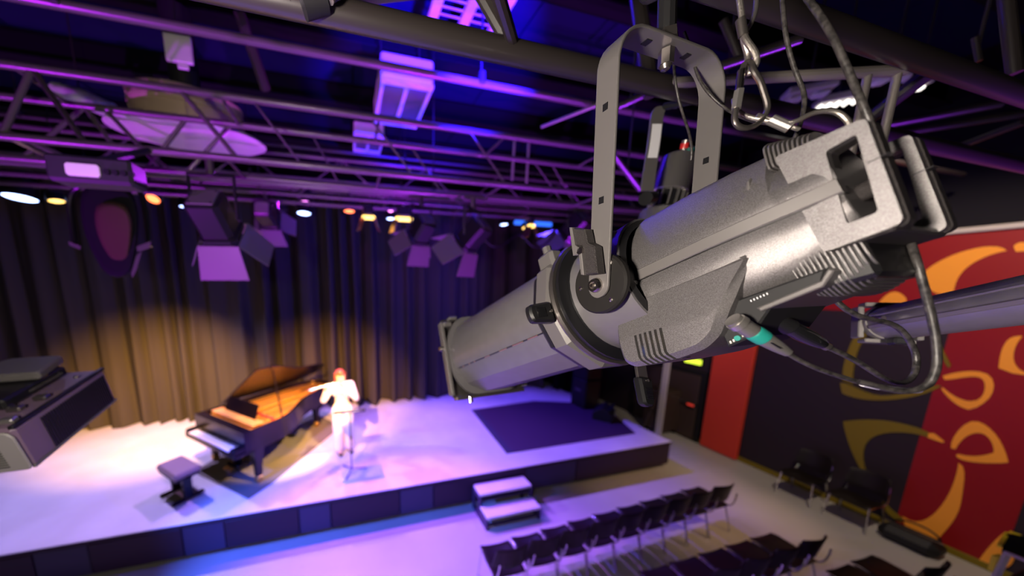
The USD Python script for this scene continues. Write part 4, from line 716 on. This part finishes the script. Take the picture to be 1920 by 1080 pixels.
dg = ony(1000, 419, 6.7); bl = thing('blue_batten', 'deep blue glowing batten light right of centre', 'batten light', dg); part(bl, 'housing', rbox(0, .05, .06, 1.1, .12, .12, .02), 'black'); part(bl, 'lens', rbox(0, 0, 0, 1.04, .06, .1, .02), 'lensblue2')
[part(bl, 'hanger', tube([(x, 0, .1), (x, 0, zk(.245, 6.7) - dg[2] - .03)], .012, 6), 'blackmatt') for x in (-.4, .4)]

def fresnel(label, px, Y, size, yaw, pitch, back='black', flap=.9, zt=None, big=False):
    o = ony(*px, Y); f = V(math.sin(yaw) * math.cos(pitch), math.cos(yaw) * math.cos(pitch), -math.sin(pitch)); t = thing('barn_door_lamp', label, 'stage lamp', look(o, f)); s = size
    part(t, 'body', loft([np.array([(x * s * .5 * k, y * s, z * s * .5 * k) for x, z in ((-.7, -1), (.7, -1), (1, -.7), (1, .7), (.7, 1), (-.7, 1), (-1, .7), (-1, -.7))]) for y, k in ((-.62, .7), (-.58, .8), (.3, .82), (.34, .95), (.44, .95))]), back)
    part(t, 'back_plate', rbox(0, -s * .63, 0, s * .6, .012, s * .6, .004), 'greyplastic' if not big else back); 
    for i in (-1, 1):
        for k in (-1, 1): part(t, 'screw', tube([(i * s * .24, -s * .64, k * s * .24), (i * s * .24, -s * .655, k * s * .24)], s * .035, 8), 'black')
    part(t, 'lens_ring', lathe([(s * .3, .0), (s * .46, 0), (s * .46, s * .06), (s * .3, s * .06)], 24, frame((0, s * .42, 0), (1, 0, 0), (0, 0, -1), V(0, 1, 0))), 'black'); part(t, 'lens', lathe([(0, .02), (s * .3, 0)], 20, frame((0, s * .44, 0), (1, 0, 0), (0, 0, -1), V(0, 1, 0))), 'blackgloss')
    for n, (ux, uz) in enumerate(((0, -1), (0, 1), (-1, 0), (1, 0))):
        L = s * flap; b0 = V(ux, 0, uz) * s * .5 + V(0, s * .46, 0); out = unit(V(ux * .55, .8, uz * .55)); side = V(uz, 0, -ux) if True else 0
        w0, w1 = s * .5, s * (.62 if uz else .45); q = [b0 - side * w0, b0 + side * w0, b0 + side * w1 + out * L, b0 - side * w1 + out * L]; nn = unit(np.cross(q[1] - q[0], q[3] - q[0])) * .003
        part(t, 'barn_door', (np.array([p_ + nn for p_ in q] + [p_ - nn for p_ in q]), np.array([(0, 1, 2, 3), (7, 6, 5, 4), (0, 4, 5, 1), (1, 5, 6, 2), (2, 6, 7, 3), (3, 7, 4, 0)])), 'strap' if not big else 'black', smooth=False)
    ri = np.linalg.inv(look(o, f)); dn = lambda p_: (ri @ np.append(p_, 1))[:3]
    top = V(o[0], o[1], zt if zt else o[2] + s * 1.4); r_ = look(o, f)[:3, 0]
    for i in (-1, 1): part(t, 'yoke_arm', tube([dn(o + r_ * i * s * .54), dn(top - V(0, 0, .12) + r_ * i * s * .54)], .012, 6), 'black')
    part(t, 'yoke_top', tube([dn(top - V(0, 0, .12) + r_ * s * .56), dn(top - V(0, 0, .12) - r_ * s * .56)], .014, 6), 'black'); part(t, 'hook_clamp', MB().add(tube([dn(top - V(0, 0, .12)), dn(top)], .028, 8)), 'gunmetal')
fresnel('barn-door lamp with violet-lit back hanging left of centre', (404, 412), 2.62, .28, .12, .75, zt=ZL)
fb = thing('barn_door_lamp', 'huge black rounded lamp with side flaps hanging at the left in front of the curtain', 'stage lamp')
Zf = 2.45; prof = []
hull = [(152, 352), (196, 338), (246, 352), (262, 400), (258, 462), (246, 512), (222, 522), (196, 512), (166, 462), (150, 404)]
cc = np.mean(hull, 0)
part(fb, 'housing', loft([np.array([atd(cc[0] + (x - cc[0]) * k, cc[1] + (y - cc[1]) * k, Zf + dz + (y - 430) * .0011) for x, y in rnd_poly(hull, 30, 4)]) for k, dz in ((.86, -.03), (.97, 0), (1.0, .05), (.98, .3), (.8, .38))]), 'drape')
part(fb, 'lid', loft([np.array([atd(cc[0] + 6 + (x - cc[0]) * k, cc[1] + 4 + (y - cc[1]) * k, Zf + dz + (y - 430) * .0011) for x, y in rnd_poly(hull, 30, 4)]) for k, dz in ((.5, -.07), (.6, -.055), (.64, -.028))]), 'timberdull', 'dull brown rear lid')
part(fb, 'yoke', tube(spline([atd(140, 462, Zf + .15), atd(132, 400, Zf + .15), atd(140, 356, Zf + .13), atd(200, 344, Zf + .12), atd(254, 352, Zf + .13), atd(276, 392, Zf + .15), atd(281, 462, Zf + .15)], 40), .02, 8), 'black')
for q in (((246, 512), (256, 480), (266, 470), (256, 506), (248, 522)), ((256, 462), (284, 452), (280, 466), (258, 472)), ((128, 452), (152, 462), (150, 468), (130, 460))):
    part(fb, 'side_flap', loft([np.array([atd(x, y, Zf + d) for x, y in q]) for d in (.02, .03)]), 'strap', smooth=False)
part(fb, 'hook_clamp', tube([atd(200, 344, Zf + .12), V(atd(200, 344, Zf + .12)[0], T1Y, ZL)], .026, 8), 'gunmetal')
fresnel('smaller barn-door lamp with pale lower flap near the centre', (790, 432), 3.5, .26, -.4, .7, zt=zk(.296, 3.5))
fresnel('large violet barn-door lamp with pale lower flap right of centre', (885, 442), 3.0, .27, -.6, .7, zt=ZL); fresnel('barn-door lamp half hidden beside the near yoke arm', (1078, 430), 3.5, .3, -.3, .75, zt=zk(.296, 3.5))
fresnel('dim barn-door lamp facing away, between the red lamp and the pink pair', (500, 404), 4.6, .28, .1, .3, zt=z2l)
mbx = thing('dimmer_box', 'worn metal junction box on the truss above the big black barn-door lamp', 'junction box', ony(186, 326, 2.1)); part(mbx, 'case', rbox(0, 0, 0, .36, .14, .13, .015), 'blackmatt'); part(mbx, 'face_plate', rbox(-.02, -.075, -.01, .14, .012, .06, .01), 'white')
for k in range(4): part(mbx, 'socket', tube([(.08 + .035 * k, -.07, -.01), (.08 + .035 * k, -.085, -.01)], .014, 10), 'black')
part(mbx, 'bracket', tube([(0, 0, .06), V(0, T1Y - 2.1, ZL - ony(186, 326, 2.1)[2])], .02, 6), 'blackmatt')
cw = [ony(x, y, 3.6) for x, y in ((846, 452), (880, 430), (905, 444), (925, 462), (950, 455), (975, 440), (1000, 462), (1025, 455), (1042, 430))]
lc = thing('looped_cable', 'dark cable hanging in loops below the lamps right of centre', 'cable'); part(lc, 'jacket', tube(spline(cw, 60), .011, 8), 'black')

# ================================================================== ON THE STAGE
FL, FR = onz(405, 862, SZ), onz(487, 905, SZ); REAR = onz(610, 793, SZ)
px_ = unit((FR - FL) * V(1, 1, 0)); py_ = V(-px_[1], px_[0], 0)
pc0 = (FL + FR) / 2 - py_ * .38
floor_h = .012
PT = frame(V(pc0[0], pc0[1], SZ + floor_h), px_, py_, V(0, 0, 1))
loc = lambda x, y, z=SZ: (PT @ V(x, y, z - SZ - floor_h, 1))[:3]
cp_ = [onz(x, y, SZ)[:2] for x, y in ((362, 886), (466, 936), (512, 905), (640, 800), (590, 775), (420, 850))]
single('stage_board', bprism(cp_, SZ + .001, SZ + .012, .003), 'ply', 'thin grey-brown boards laid under the grand piano', 'board')
piano = thing('grand_piano', 'black concert grand piano with raised lid and golden interior on the stage', 'piano', PT)
out = [(-.78, .16), (-.78, 1.9)] + [(-.78 + .42 * (1 - math.cos(t)), 1.9 + .84 * math.sin(t)) for t in np.linspace(.15, PI / 2, 7)] + [tuple(p_) for p_ in spline([(-.3, 2.74), (-.08, 2.68), (.1, 2.42), (.2, 2.05), (.32, 1.65), (.55, 1.3), (.72, 1.0), (.78, .7)], 20)] + [(.78, .16)]
out = np.array(out); inn = inset(out, .05); ind = np.array(inn)
part(piano, 'rim', prism(out, .62, .985, None, [inn]), 'piano'); part(piano, 'bottom_frame', prism(inn, .64, .68), 'piano'); part(piano, 'soundboard', prism(inset(out, .055), .84, .855), 'sound', 'golden wooden soundboard')
gp = part(piano, 'iron_plate', prism(inset(out, .075), .895, .91, None, [[(-.6 + .02, .75), (-.12, .75), (-.12, 1.9), (-.5, 1.9)], [(-.04, .75), (.4, .75), (.2, 1.6), (-.04, 1.85)], [(-.4, 2.05), (-.1, 2.05), (-.15, 2.35), (-.38, 2.4)]]), 'gold', 'gold painted iron plate')
for x, y0, y1 in ((-.34, .7, 2.35), (-.08, .7, 2.3), (.2, .7, 1.75), (.5, .7, 1.15)): part(piano, 'plate_strut', rbox(x, (y0 + y1) / 2, .925, .03, y1 - y0, .03, .008), 'gold')
mb = MB()
for k in range(34):
    x = -.62 + .037 * k; y1 = np.interp(x, [-.65, -.3, 0, .2, .4, .62], [2.3, 2.5, 2.2, 1.9, 1.45, 1.1]); mb.add(tube([(x, .62, .935), (x - .03, y1, .935)], .0016, 4))
part(piano, 'strings', mb, 'brass', None, 'stuff'); part(piano, 'pin_block', rbox(0, .62, .92, 1.42, .14, .03, .006), 'gold'); part(piano, 'dampers', rbox(0, .78, .95, 1.2, .03, .04, .004), 'felt')
part(piano, 'key_bed', rbox(0, .18, .645, 1.56, .38, .06, .01), 'piano'); part(piano, 'key_slip', rbox(0, .0, .69, 1.54, .025, .05, .006), 'piano'); part(piano, 'cheek_block', rbox(-.70, .1, .72, .13, .22, .1, .02), 'piano'); part(piano, 'cheek_block', rbox(.70, .1, .72, .13, .22, .1, .02), 'piano')
mb = MB(); mk = MB()
for k in range(52): mb.add(rbox(-.611 + .02396 * k, .085, .728, .0228, .2, .02, .002))
for k in range(51):
    if k % 7 not in (1, 4): mk.add(rbox(-.599 + .02396 * k, .145, .744, .0125, .07, .016, .003))
part(piano, 'white_keys', mb, 'ivory', 'row of white keys', 'stuff', False); part(piano, 'black_keys', mk, 'black', 'row of black keys', 'stuff', False)
part(piano, 'fallboard', MB().add(rbox(0, 0, .06, 1.26, .025, .15, .008), rotx(-.3, (0, .19, .735))), 'piano'); part(piano, 'name_felt', rbox(0, .168, .736, 1.25, .01, .01, .002), 'felt'); part(piano, 'front_rail', rbox(0, .26, .9, 1.5, .1, .16, .01), 'piano')
part(piano, 'music_desk', MB().add(rbox(0, 0, .13, .95, .02, .26, .008), rotx(-.35, (-.05, .56, .975))), 'piano'); part(piano, 'desk_shelf', rbox(-.05, .5, .965, 1.3, .2, .02, .005), 'sound')
LA = math.radians(34); LT = np.eye(4); LT[:3, :3] = [[math.cos(LA), 0, -math.sin(LA)], [0, 1, 0], [math.sin(LA), 0, math.cos(LA)]]; LT[:3, 3] = (-.785, 0, .992)
lo = np.array([p_ for p_ in out if p_[1] > .5]); lo = np.vstack([[(-.78, .62)], lo, [(.78, .62)]]); lo = lo[np.r_[True, np.linalg.norm(np.diff(lo, axis=0), axis=1) > 1e-4]]; lo[:, 0] += .785
lid = part(piano, 'lid', bprism(lo, 0, .022, .005, LT), 'piano', 'raised polished lid'); part(piano, 'front_flap', MB().add(bprism([(0, .3), (1.56, .3), (1.56, .615), (0, .615)], .024, .044, .004, LT)), 'piano', 'lid front flap folded back', lid) if 0 else part(lid, 'front_flap', bprism([(.0, .64), (1.5, .64), (1.5, 1.0), (.0, 1.0)], .024, .044, .004, LT), 'piano', 'front flap folded back on the lid')
e_ = (LT @ V(1.28, 1.05, 0, 1))[:3]; part(piano, 'lid_prop', tube([(.74, .85, .96), e_], .012, 8), 'piano')
for x, y in ((-.69, .38), (.69, .38), (-.12, 2.28)):
    lg = part(piano, 'leg', MB().add(loft([np.array([(x + a * w, y + b * w, z) for a, b in ((-1, -1), (1, -1), (1, 1), (-1, 1))]) for z, w in ((.13, .045), (.3, .05), (.5, .075), (.62, .085))])), 'piano')
    part(lg, 'caster', MB().add(rbox(x, y, .1, .05, .06, .07, .012)).add(cyl((x - .035, y, .06), (x + .035, y, .06), .06, 16)), 'brass', 'brass caster'); part(lg, 'caster_fork', MB().add(rbox(x, y, .115, .1, .1, .025, .01)), 'brass')
ly = part(piano, 'pedal_lyre', MB().add(rbox(0, .42, .36, .05, .06, .56, .01)), 'piano')
for s in (-1, 1): part(ly, 'lyre_post', tube([(s * .1, .42, .14), (s * .12, .42, .62)], .02, 8), 'piano')
part(ly, 'pedal_box', rbox(0, .42, .11, .34, .2, .09, .015), 'piano')
for s in (-1, 0, 1): part(ly, 'pedal', rbox(s * .08, .28, .09, .045, .16, .02, .008), 'brass', 'brass pedal')
# bench on its small mat
bq = [onz(x, y, SZ)[:2] for x, y in ((303, 930), (335, 948), (380, 928), (352, 908))]; bc = np.mean(bq, 0)
single('bench_mat', bprism(bq, SZ + .001, SZ + .012, .003), 'ply', 'small grey mat under the piano bench', 'mat')
bT = PT.copy(); bT[:3, 3] = (bc[0], bc[1], SZ + .012); bench = thing('piano_bench', 'upholstered piano bench with two pedestal legs beside the keyboard', 'bench', bT)
part(bench, 'seat', rbox(0, 0, .46, .62, .36, .1, .03), 'leather'); part(bench, 'seat_frame', rbox(0, 0, .395, .58, .33, .04, .01), 'piano')
for s in (-1, 1): part(bench, 'leg', rbox(s * .2, 0, .2, .07, .12, .36, .01), 'piano'); part(bench, 'foot', rbox(s * .2, 0, .02, .07, .42, .04, .012), 'piano')
part(bench, 'cross_bar', tube([(-.2, 0, .26), (.2, 0, .26)], .014, 8), 'steel')
for s in (-1, 1): part(bench, 'height_knob', tube([(s * .29, 0, .395), (s * .34, 0, .395)], .03, 12), 'piano')

# ---- the flute player
def chain_mesh(chains, edge=.02, smooth=6):
    parts = []
    for ch in chains:
        for (a, ra), (b, rb) in zip(ch[:-1], ch[1:]):
            s0 = m3.Manifold.sphere(ra, 14).translate(tuple(a)); s1 = m3.Manifold.sphere(rb, 14).translate(tuple(b)); parts.append(m3.Manifold.batch_hull([s0, s1]))
    m = m3.Manifold.batch_boolean(parts, m3.OpType.Add).refine_to_length(edge).to_mesh()
    t = trimesh.Trimesh(np.array(m.vert_properties[:, :3], float), np.array(m.tri_verts)); trimesh.smoothing.filter_taubin(t, iterations=smooth); return t
ft = onz(646, 848, SZ)
person = thing('person', 'person in pale cream clothes standing and playing a silver flute beside the piano', 'person', frame((ft[0], ft[1], SZ), unit(V(1, .25, 0)), unit(V(-.25, 1, 0)), V(0, 0, 1)))
# faces -y (towards the seats); the player's right is -x
hipz, shz = .90, 1.40
J = dict(pel=V(0, 0, .95), ches=V(0, .01, 1.25), neck=V(0, .01, 1.45), head=V(-.02, -.03, 1.58), sR=V(-.185, .01, 1.39), sL=V(.185, .01, 1.39), eR=V(-.36, -.12, 1.20), eL=V(.22, -.20, 1.16), wR=V(-.33, -.27, 1.42), wL=V(-.02, -.27, 1.43),
         hR=V(-.09, 0, .9), hL=V(.09, 0, .9), kR=V(-.10, -.03, .49), kL=V(.10, -.02, .49), aR=V(-.10, .02, .09), aL=V(.11, .02, .09))
def fingers(w, d, up, side):
    ch = [[(w, .026), (w + d * .05, .03), (w + d * .085, .026)]]
    for k, (o, L) in enumerate(((-.03, .068), (-.01, .078), (.01, .073), (.028, .058))): b = w + d * .08 + side * o; ch.append([(b, .010), (b + d * L * .45 + up * .012, .009), (b + d * L * .6 - V(0, 0, 1) * .0 + up * -.012, .008), (b + d * L * .5 + up * -.03, .0075)])
    ch.append([(w + d * .03 + side * -.028, .011), (w + d * .06 + side * -.045 - up * .012, .0095), (w + d * .085 + side * -.04 - up * .02, .0085)]); return ch
body_ch = [[(J['neck'], .05), (J['head'] - V(0, 0, .04), .058)], [(J['neck'] - V(0, 0, .05), .055), (J['neck'], .05)], [(J['head'] + V(0, .015, .03), .088), (J['head'] + V(0, -.02, -.06), .064)], [(J['head'] + V(0, -.035, -.07), .045), (J['head'] + V(0, -.03, -.02), .06)],
    [(J['head'] + V(0, -.098, -.005), .012), (J['head'] + V(0, -.088, .02), .010)], [(J['head'] + V(-.083, .012, -.01), .014), (J['head'] + V(-.085, .015, .012), .016)], [(J['head'] + V(.083, .012, -.01), .014), (J['head'] + V(.085, .015, .012), .016)],
    [(J['ches'], .11), (J['neck'] - V(0, 0, .05), .055)], [(J['pel'], .12), (J['ches'], .11)], [(J['sR'], .05), (J['sL'], .05)], [(J['sR'], .05), (J['eR'], .038), (J['wR'], .026)], [(J['sL'], .05), (J['eL'], .038), (J['wL'], .026)],
    [(J['hR'], .08), (J['kR'], .055), (J['aR'], .038), (J['aR'] + V(0, -.14, -.05), .03)], [(J['hL'], .08), (J['kL'], .055), (J['aL'], .038), (J['aL'] + V(0, -.14, -.05), .03)]]
body_ch += fingers(J['wR'], unit(V(.0, -.5, .55)), V(0, -.4, .8), V(1, 0, 0)) + fingers(J['wL'], unit(V(-.3, -.3, .6)), V(0, -.4, .8), V(1, 0, 0))
part(person, 'body', chain_mesh(body_ch, .014, 4), 'skin', smooth=True)
part(person, 'jacket', chain_mesh([[(J['pel'] - V(0, 0, .02), .145), (V(0, .01, 1.12), .125), (J['ches'], .135), (J['neck'] - V(0, 0, .08), .075)], [(J['sR'], .066), (J['sL'], .066)], [(V(-.1, 0, 1.3), .11), (V(.1, 0, 1.3), .11)], [(J['sR'], .066), (J['eR'], .056), (J['wR'] + (J['eR'] - J['wR']) * .14, .044)], [(J['sL'], .066), (J['eL'], .056), (J['wL'] + (J['eL'] - J['wL']) * .14, .044)]], .022, 5), 'cream', 'cream long-sleeved jacket', smooth=True)
part(person, 'trousers', chain_mesh([[(V(-.06, 0, .96), .115), (V(.06, 0, .96), .115)], [(J['hR'], .115), (J['kR'], .105), (J['aR'] + V(0, 0, .05), .1)], [(J['hL'], .115), (J['kL'], .105), (J['aL'] + V(0, 0, .05), .1)]], .024, 5), 'cream', 'wide cream trousers', smooth=True)
h0 = J['head']
part(person, 'hair', chain_mesh([[(h0 + V(0, .03, .05), .093), (h0 + V(0, .045, -.02), .085), (h0 + V(0, .06, -.1), .06)], [(h0 + V(-.05, .02, .04), .06), (h0 + V(-.07, .035, -.07), .035)], [(h0 + V(.05, .02, .04), .06), (h0 + V(.07, .035, -.07), .035)], [(h0 + V(0, -.02, .07), .075), (h0 + V(0, .03, .05), .09)]], .014, 4), 'hair', 'auburn hair', smooth=True)
for s in (-1, 1): part(person, 'eye', trimesh.creation.icosphere(2, .009).apply_translation(h0 + V(s * .032, -.088, .02)), 'black'); part(person, 'shoe', chain_mesh([[(J['aR' if s < 0 else 'aL'] + V(0, .03, -.05), .042), (J['aR' if s < 0 else 'aL'] + V(0, -.15, -.055), .035)]], .015, 3), 'shoe', smooth=True)
part(person, 'mouth', rbox(h0[0], h0[1] - .098, h0[2] - .045, .035, .008, .008, .003), 'red')
PTm = frame((ft[0], ft[1], SZ), unit(V(1, .25, 0)), unit(V(-.25, 1, 0)), V(0, 0, 1)); f0, f1 = (PTm @ V(.03, -.155, 1.535, 1))[:3], (PTm @ V(-.62, -.24, 1.47, 1))[:3]
fl = thing('flute', 'long silver flute held out to the player\'s right', 'flute'); part(fl, 'tube', tube([f0, f0 + (f1 - f0) * .3, f1], [.0105, .0105, .0095], 12), 'silver'); part(fl, 'lip_plate', tube([f0 + (f1 - f0) * .08, f0 + (f1 - f0) * .14], .0145, 12), 'silver')
for k in range(8): q = f0 + (f1 - f0) * (.38 + .065 * k) + V(0, 0, .012); part(fl, 'key', tube([q, q + V(0, 0, .005)], .009, 10), 'silver')
# ---- music stand in front of the player
mf = onz(660, 884, SZ); ms = thing('music_stand', 'black music stand with a tilted desk in front of the flute player', 'music stand', V(mf[0], mf[1], SZ))
part(ms, 'pole', tube([(0, 0, .03), (0, 0, 1.1)], .013, 10), 'gunmetal'); RD = rotx(-.45, (0, .02, 1.11)); part(ms, 'desk', MB().add(rbox(0, 0, .0, .54, .32, .012, .003), RD), 'blackmatt'); part(ms, 'desk_lip', MB().add(rbox(0, .16, .03, .54, .012, .05, .003), RD), 'blackmatt')
for k in range(3): g = 2 * PI * k / 3 + .1; part(ms, 'foot', tube([(0, 0, .06), (.26 * math.cos(g), .26 * math.sin(g), .014)], .011, 8), 'gunmetal')
part(ms, 'collar', tube([(0, 0, .62), (0, 0, .68)], .02, 10), 'black'); part(ms, 'sheet', MB().add(rbox(.05, .0, .009, .3, .23, .003, .001), RD), 'label', 'white sheet of music')

# ---- dark equipment at the right end of the stage
sp1 = onz(1170, 795, SZ); sk = thing('floor_monitor', 'black wedge loudspeaker on the right end of the stage', 'loudspeaker', frame(V(6.15, 5.75, SZ), unit(V(.8, .6, 0)), unit(V(-.6, .8, 0)), V(0, 0, 1)))
part(sk, 'cabinet', bprism([(-.2, 0), (.22, 0), (.22, .18), (.02, .36), (-.2, .2)], -.28, .28, .008, frame((0, 0, 0), (0, 1, 0), (0, 0, 1), V(1, 0, 0))), 'blackmatt'); part(sk, 'grille', MB().add(rbox(0, 0, 0, .5, .012, .26, .004), rotx(.86, (0, -.1, .285))), 'black'); part(sk, 'handle', rbox(.285, .05, .15, .012, .12, .04, .003), 'gunmetal')
for k in range(3): part(sk, 'lamp', rbox(-.12 + .1 * k, -.215, .08, .02, .02, .02, .004), 'steel')
s3 = thing('loudspeaker', 'tall black loudspeaker stack standing behind the wedge at the stage end', 'loudspeaker', V(6.28, 6.55, SZ))
for k in range(2): part(s3, 'cabinet', rbox(0, 0, .42 + .8 * k, .5, .5, .78, .02), 'blackmatt'); part(s3, 'front_grille', rbox(0, -.255, .42 + .8 * k, .44, .014, .7, .006), 'black'); part(s3, 'side_handle', rbox(-.255, 0, .5 + .8 * k, .014, .2, .06, .005), 'gunmetal')
for z in (1.42, 1.75): part(s3, 'corner_bolt', tube([(-.2, -.262, z - .1), (-.2, -.275, z - .1)], .02, 10), 'steel')
cl0 = onx(1245, 740, 7.75); fl_ = thing('flat_panel', 'narrow pale upright flat lit violet beside the stage end', 'panel', V(7.72, cl0[1], 0)); part(fl_, 'face', rbox(0, 0, 1.25, .03, .16, 2.5, .006), 'trim'); part(fl_, 'brace', tube([(.0, .08, 1.4), (.0, .42, .02)], .02, 4), 'timber'); part(fl_, 'foot', rbox(.0, .25, .015, .12, .4, .03, .006), 'timber')
cs = thing('flight_case', 'dark wheeled equipment case standing beside the exit door', 'case', V(8.09, 5.78, 0)); part(cs, 'box', rbox(0, 0, .58, .6, .5, .96, .02), 'timber'); part(cs, 'lid', rbox(0, 0, 1.12, .6, .5, .12, .02), 'timber'); part(cs, 'latch', rbox(0, -.255, 1.06, .08, .02, .08, .006), 'gunmetal'); part(cs, 'handle', rbox(-.305, 0, .6, .02, .18, .06, .006), 'gunmetal')
for x in (-.24, .24):
    for y in (-.19, .19): part(cs, 'wheel', tube([(x - .02, y, .05), (x + .02, y, .05)], .05, 12), 'black')

# ================================================================== THE SEATS
def make_chair(T, label, group):
    t = thing('chair', label, 'chair', T, group)
    def shell(rows, th, inward):
        top = np.array(rows); n, m = top.shape[:2]; bot = top - V(*inward) * th; v = np.vstack([top.reshape(-1, 3), bot.reshape(-1, 3)]); f = []; N = n * m
        for i in range(n - 1):
            for k in range(m - 1): a = i * m + k; f += [(a, a + 1, a + m + 1, a + m), (N + a, N + a + m, N + a + m + 1, N + a + 1)]
        ring = [k for k in range(m)] + [i * m + m - 1 for i in range(1, n)] + [(n - 1) * m + k for k in range(m - 2, -1, -1)] + [i * m for i in range(n - 2, 0, -1)]
        for a, b in zip(ring, ring[1:] + ring[:1]): f.append((b, a, N + a, N + b))
        return v, np.array(f)
    xs = np.linspace(-1, 1, 9); part(t, 'seat', shell([[(x * .22 * (1 - .08 * abs(yy)), yy * .22 + .02, .44 + .02 * x * x + .015 * yy - .02 * (yy > .8)) for x in xs] for yy in np.linspace(-1, 1, 7)], .018, (0, 0, 1)), 'seat', smooth=True)
    part(t, 'backrest', shell([[(x * (.225 - .03 * zz), -.24 - .05 * zz + .07 * x * x * (1 - .2 * zz), .56 + .30 * zz - .02 * x * x * zz) for x in xs] for zz in np.linspace(0, 1, 6)], .016, (0, -1, 0)), 'seat', smooth=True)
    for s in (-1, 1):
        part(t, 'leg', tube([(s * .2, .2, .425), (s * .225, .235, .0)], .011, 8), 'chrome'); part(t, 'leg', tube([(s * .2, -.16, .425), (s * .225, -.26, .0)], .011, 8), 'chrome')
        part(t, 'back_support', tube(spline([(s * .2, -.1, .42), (s * .205, -.2, .43), (s * .2, -.255, .5), (s * .185, -.29, .7)], 10), .010, 8), 'chrome'); part(t, 'side_rail', tube([(s * .2, .2, .425), (s * .2, -.16, .425)], .011, 8), 'chrome')
    return t
def chair_T(p, ang): return rotz(ang, (p[0], p[1], 0))
ordn = ['first', 'second', 'third', 'fourth', 'fifth', 'sixth', 'seventh', 'eighth', 'ninth']
chair0 = None
def place(p, ang, label, group):
    global chair0
    T = chair_T(p, ang)
    if chair0 is None: chair0 = make_chair(T, label, group); return
    dup(chair0, T, label, group)
ra, rb = onz(962, 1057, .62), onz(1357, 934, .62)
for k in range(9): p = ra + (rb - ra) * k / 8; place(p + V(0, .24, 0), -.04, 'black shell chair with chrome legs in the front row, %s from the left' % ordn[k], 'chairs in the front row')
for k in range(5): place(V(5.42 - .485 * k, 2.12, 0), -.04, 'black shell chair in the second row, %s from its right end' % ordn[k], 'chairs in the second row')
for k in range(2): place(V(6.2 - .5 * k, 1.55, 0), -.04, 'black shell chair in the third row, %s' % ('at its right end', 'next to its right end')[k], 'chairs in the third row')
w1, w2 = onz(1500, 920, 0), onz(1610, 975, 0)
place(V(WX - .42, onx(1512, 880, WX - .4)[1], 0), PI / 2, 'dark chair standing alone against the side wall, farther of two', 'chairs by the side wall'); place(V(WX - .45, onx(1612, 925, WX - .4)[1], 0), PI / 2, 'dark chair against the side wall beside the dark bag, nearer of two', 'chairs by the side wall')
bgp = onz(1672, 990, .1); bag = thing('bag', 'low dark bag lying on the floor against the side wall', 'bag', frame(V(WX - .35, bgp[1] - .2, 0), (0, 1, 0), (-1, 0, 0), V(0, 0, 1))); part(bag, 'body', rbox(0, 0, .12, .52, .34, .24, .08), 'blackmatt'); part(bag, 'strap', tube(spline([(-.2, -.1, .22), (-.1, -.1, .32), (.1, -.1, .32), (.2, -.1, .22)], 16), .012, 6), 'black'); part(bag, 'zip', rbox(0, 0, .243, .5, .02, .008, .002), 'gunmetal')

# ---- platform with yellow edge at the bottom right corner
rl = thing('stair_rail', 'dark metal stair platform with yellow edging at the bottom right corner', 'stairs'); Zr = 2.9
a0, a1 = atd(1872, 1040, Zr), atd(1925, 1062, Zr - .15)
part(rl, 'post', tube([atd(1888, 1040, Zr), atd(1858, 1100, Zr)], .02, 4), 'trim', 'pale upright edge'); part(rl, 'rail', tube([atd(1886, 1036, Zr), atd(1960, 1066, Zr - .3)], .016, 8), 'trim')
part(rl, 'edge_strip', loft([np.array([atd(x, y, Zr + .02) + CR[2] * d for x, y, d in ((1870, 1045, 0), (1884, 1042, 0), (1872, 1078, 0), (1862, 1072, 0))]), np.array([atd(x, y, Zr + .02) + CR[2] * d for x, y, d in ((1870, 1045, .03), (1884, 1042, .03), (1872, 1078, .03), (1862, 1072, .03))])]), 'yellow', 'yellow edge strip', smooth=False)
part(rl, 'nosing', tube([atd(1895, 998, Zr + .3), atd(1912, 1004, Zr + .28)], .014, 6), 'yellow', 'yellow nosing'); part(rl, 'yellow_brace', tube([atd(1874, 1024, Zr + .1), atd(1888, 1000, Zr + .3)], .014, 6), 'yellow', 'yellow brace')
q = [atd(x, y, Zr + .25) for x, y in ((1886, 1000), (1880, 1028), (1935, 1050), (1950, 1010))]; part(rl, 'tread_panel', (np.array(q + [p_ - V(0, 0, .05) for p_ in q]), np.array([(0, 1, 2, 3), (7, 6, 5, 4), (0, 4, 5, 1), (1, 5, 6, 2), (2, 6, 7, 3), (3, 7, 4, 0)])), 'blackmatt', smooth=False)
q = atd(1920, 1075, Zr - .1); part(rl, 'base', rbox(q[0] + .45, q[1] - .15, q[2] / 2 - .1, .5, .5, max(.1, q[2] - .2), .02), 'blackmatt')
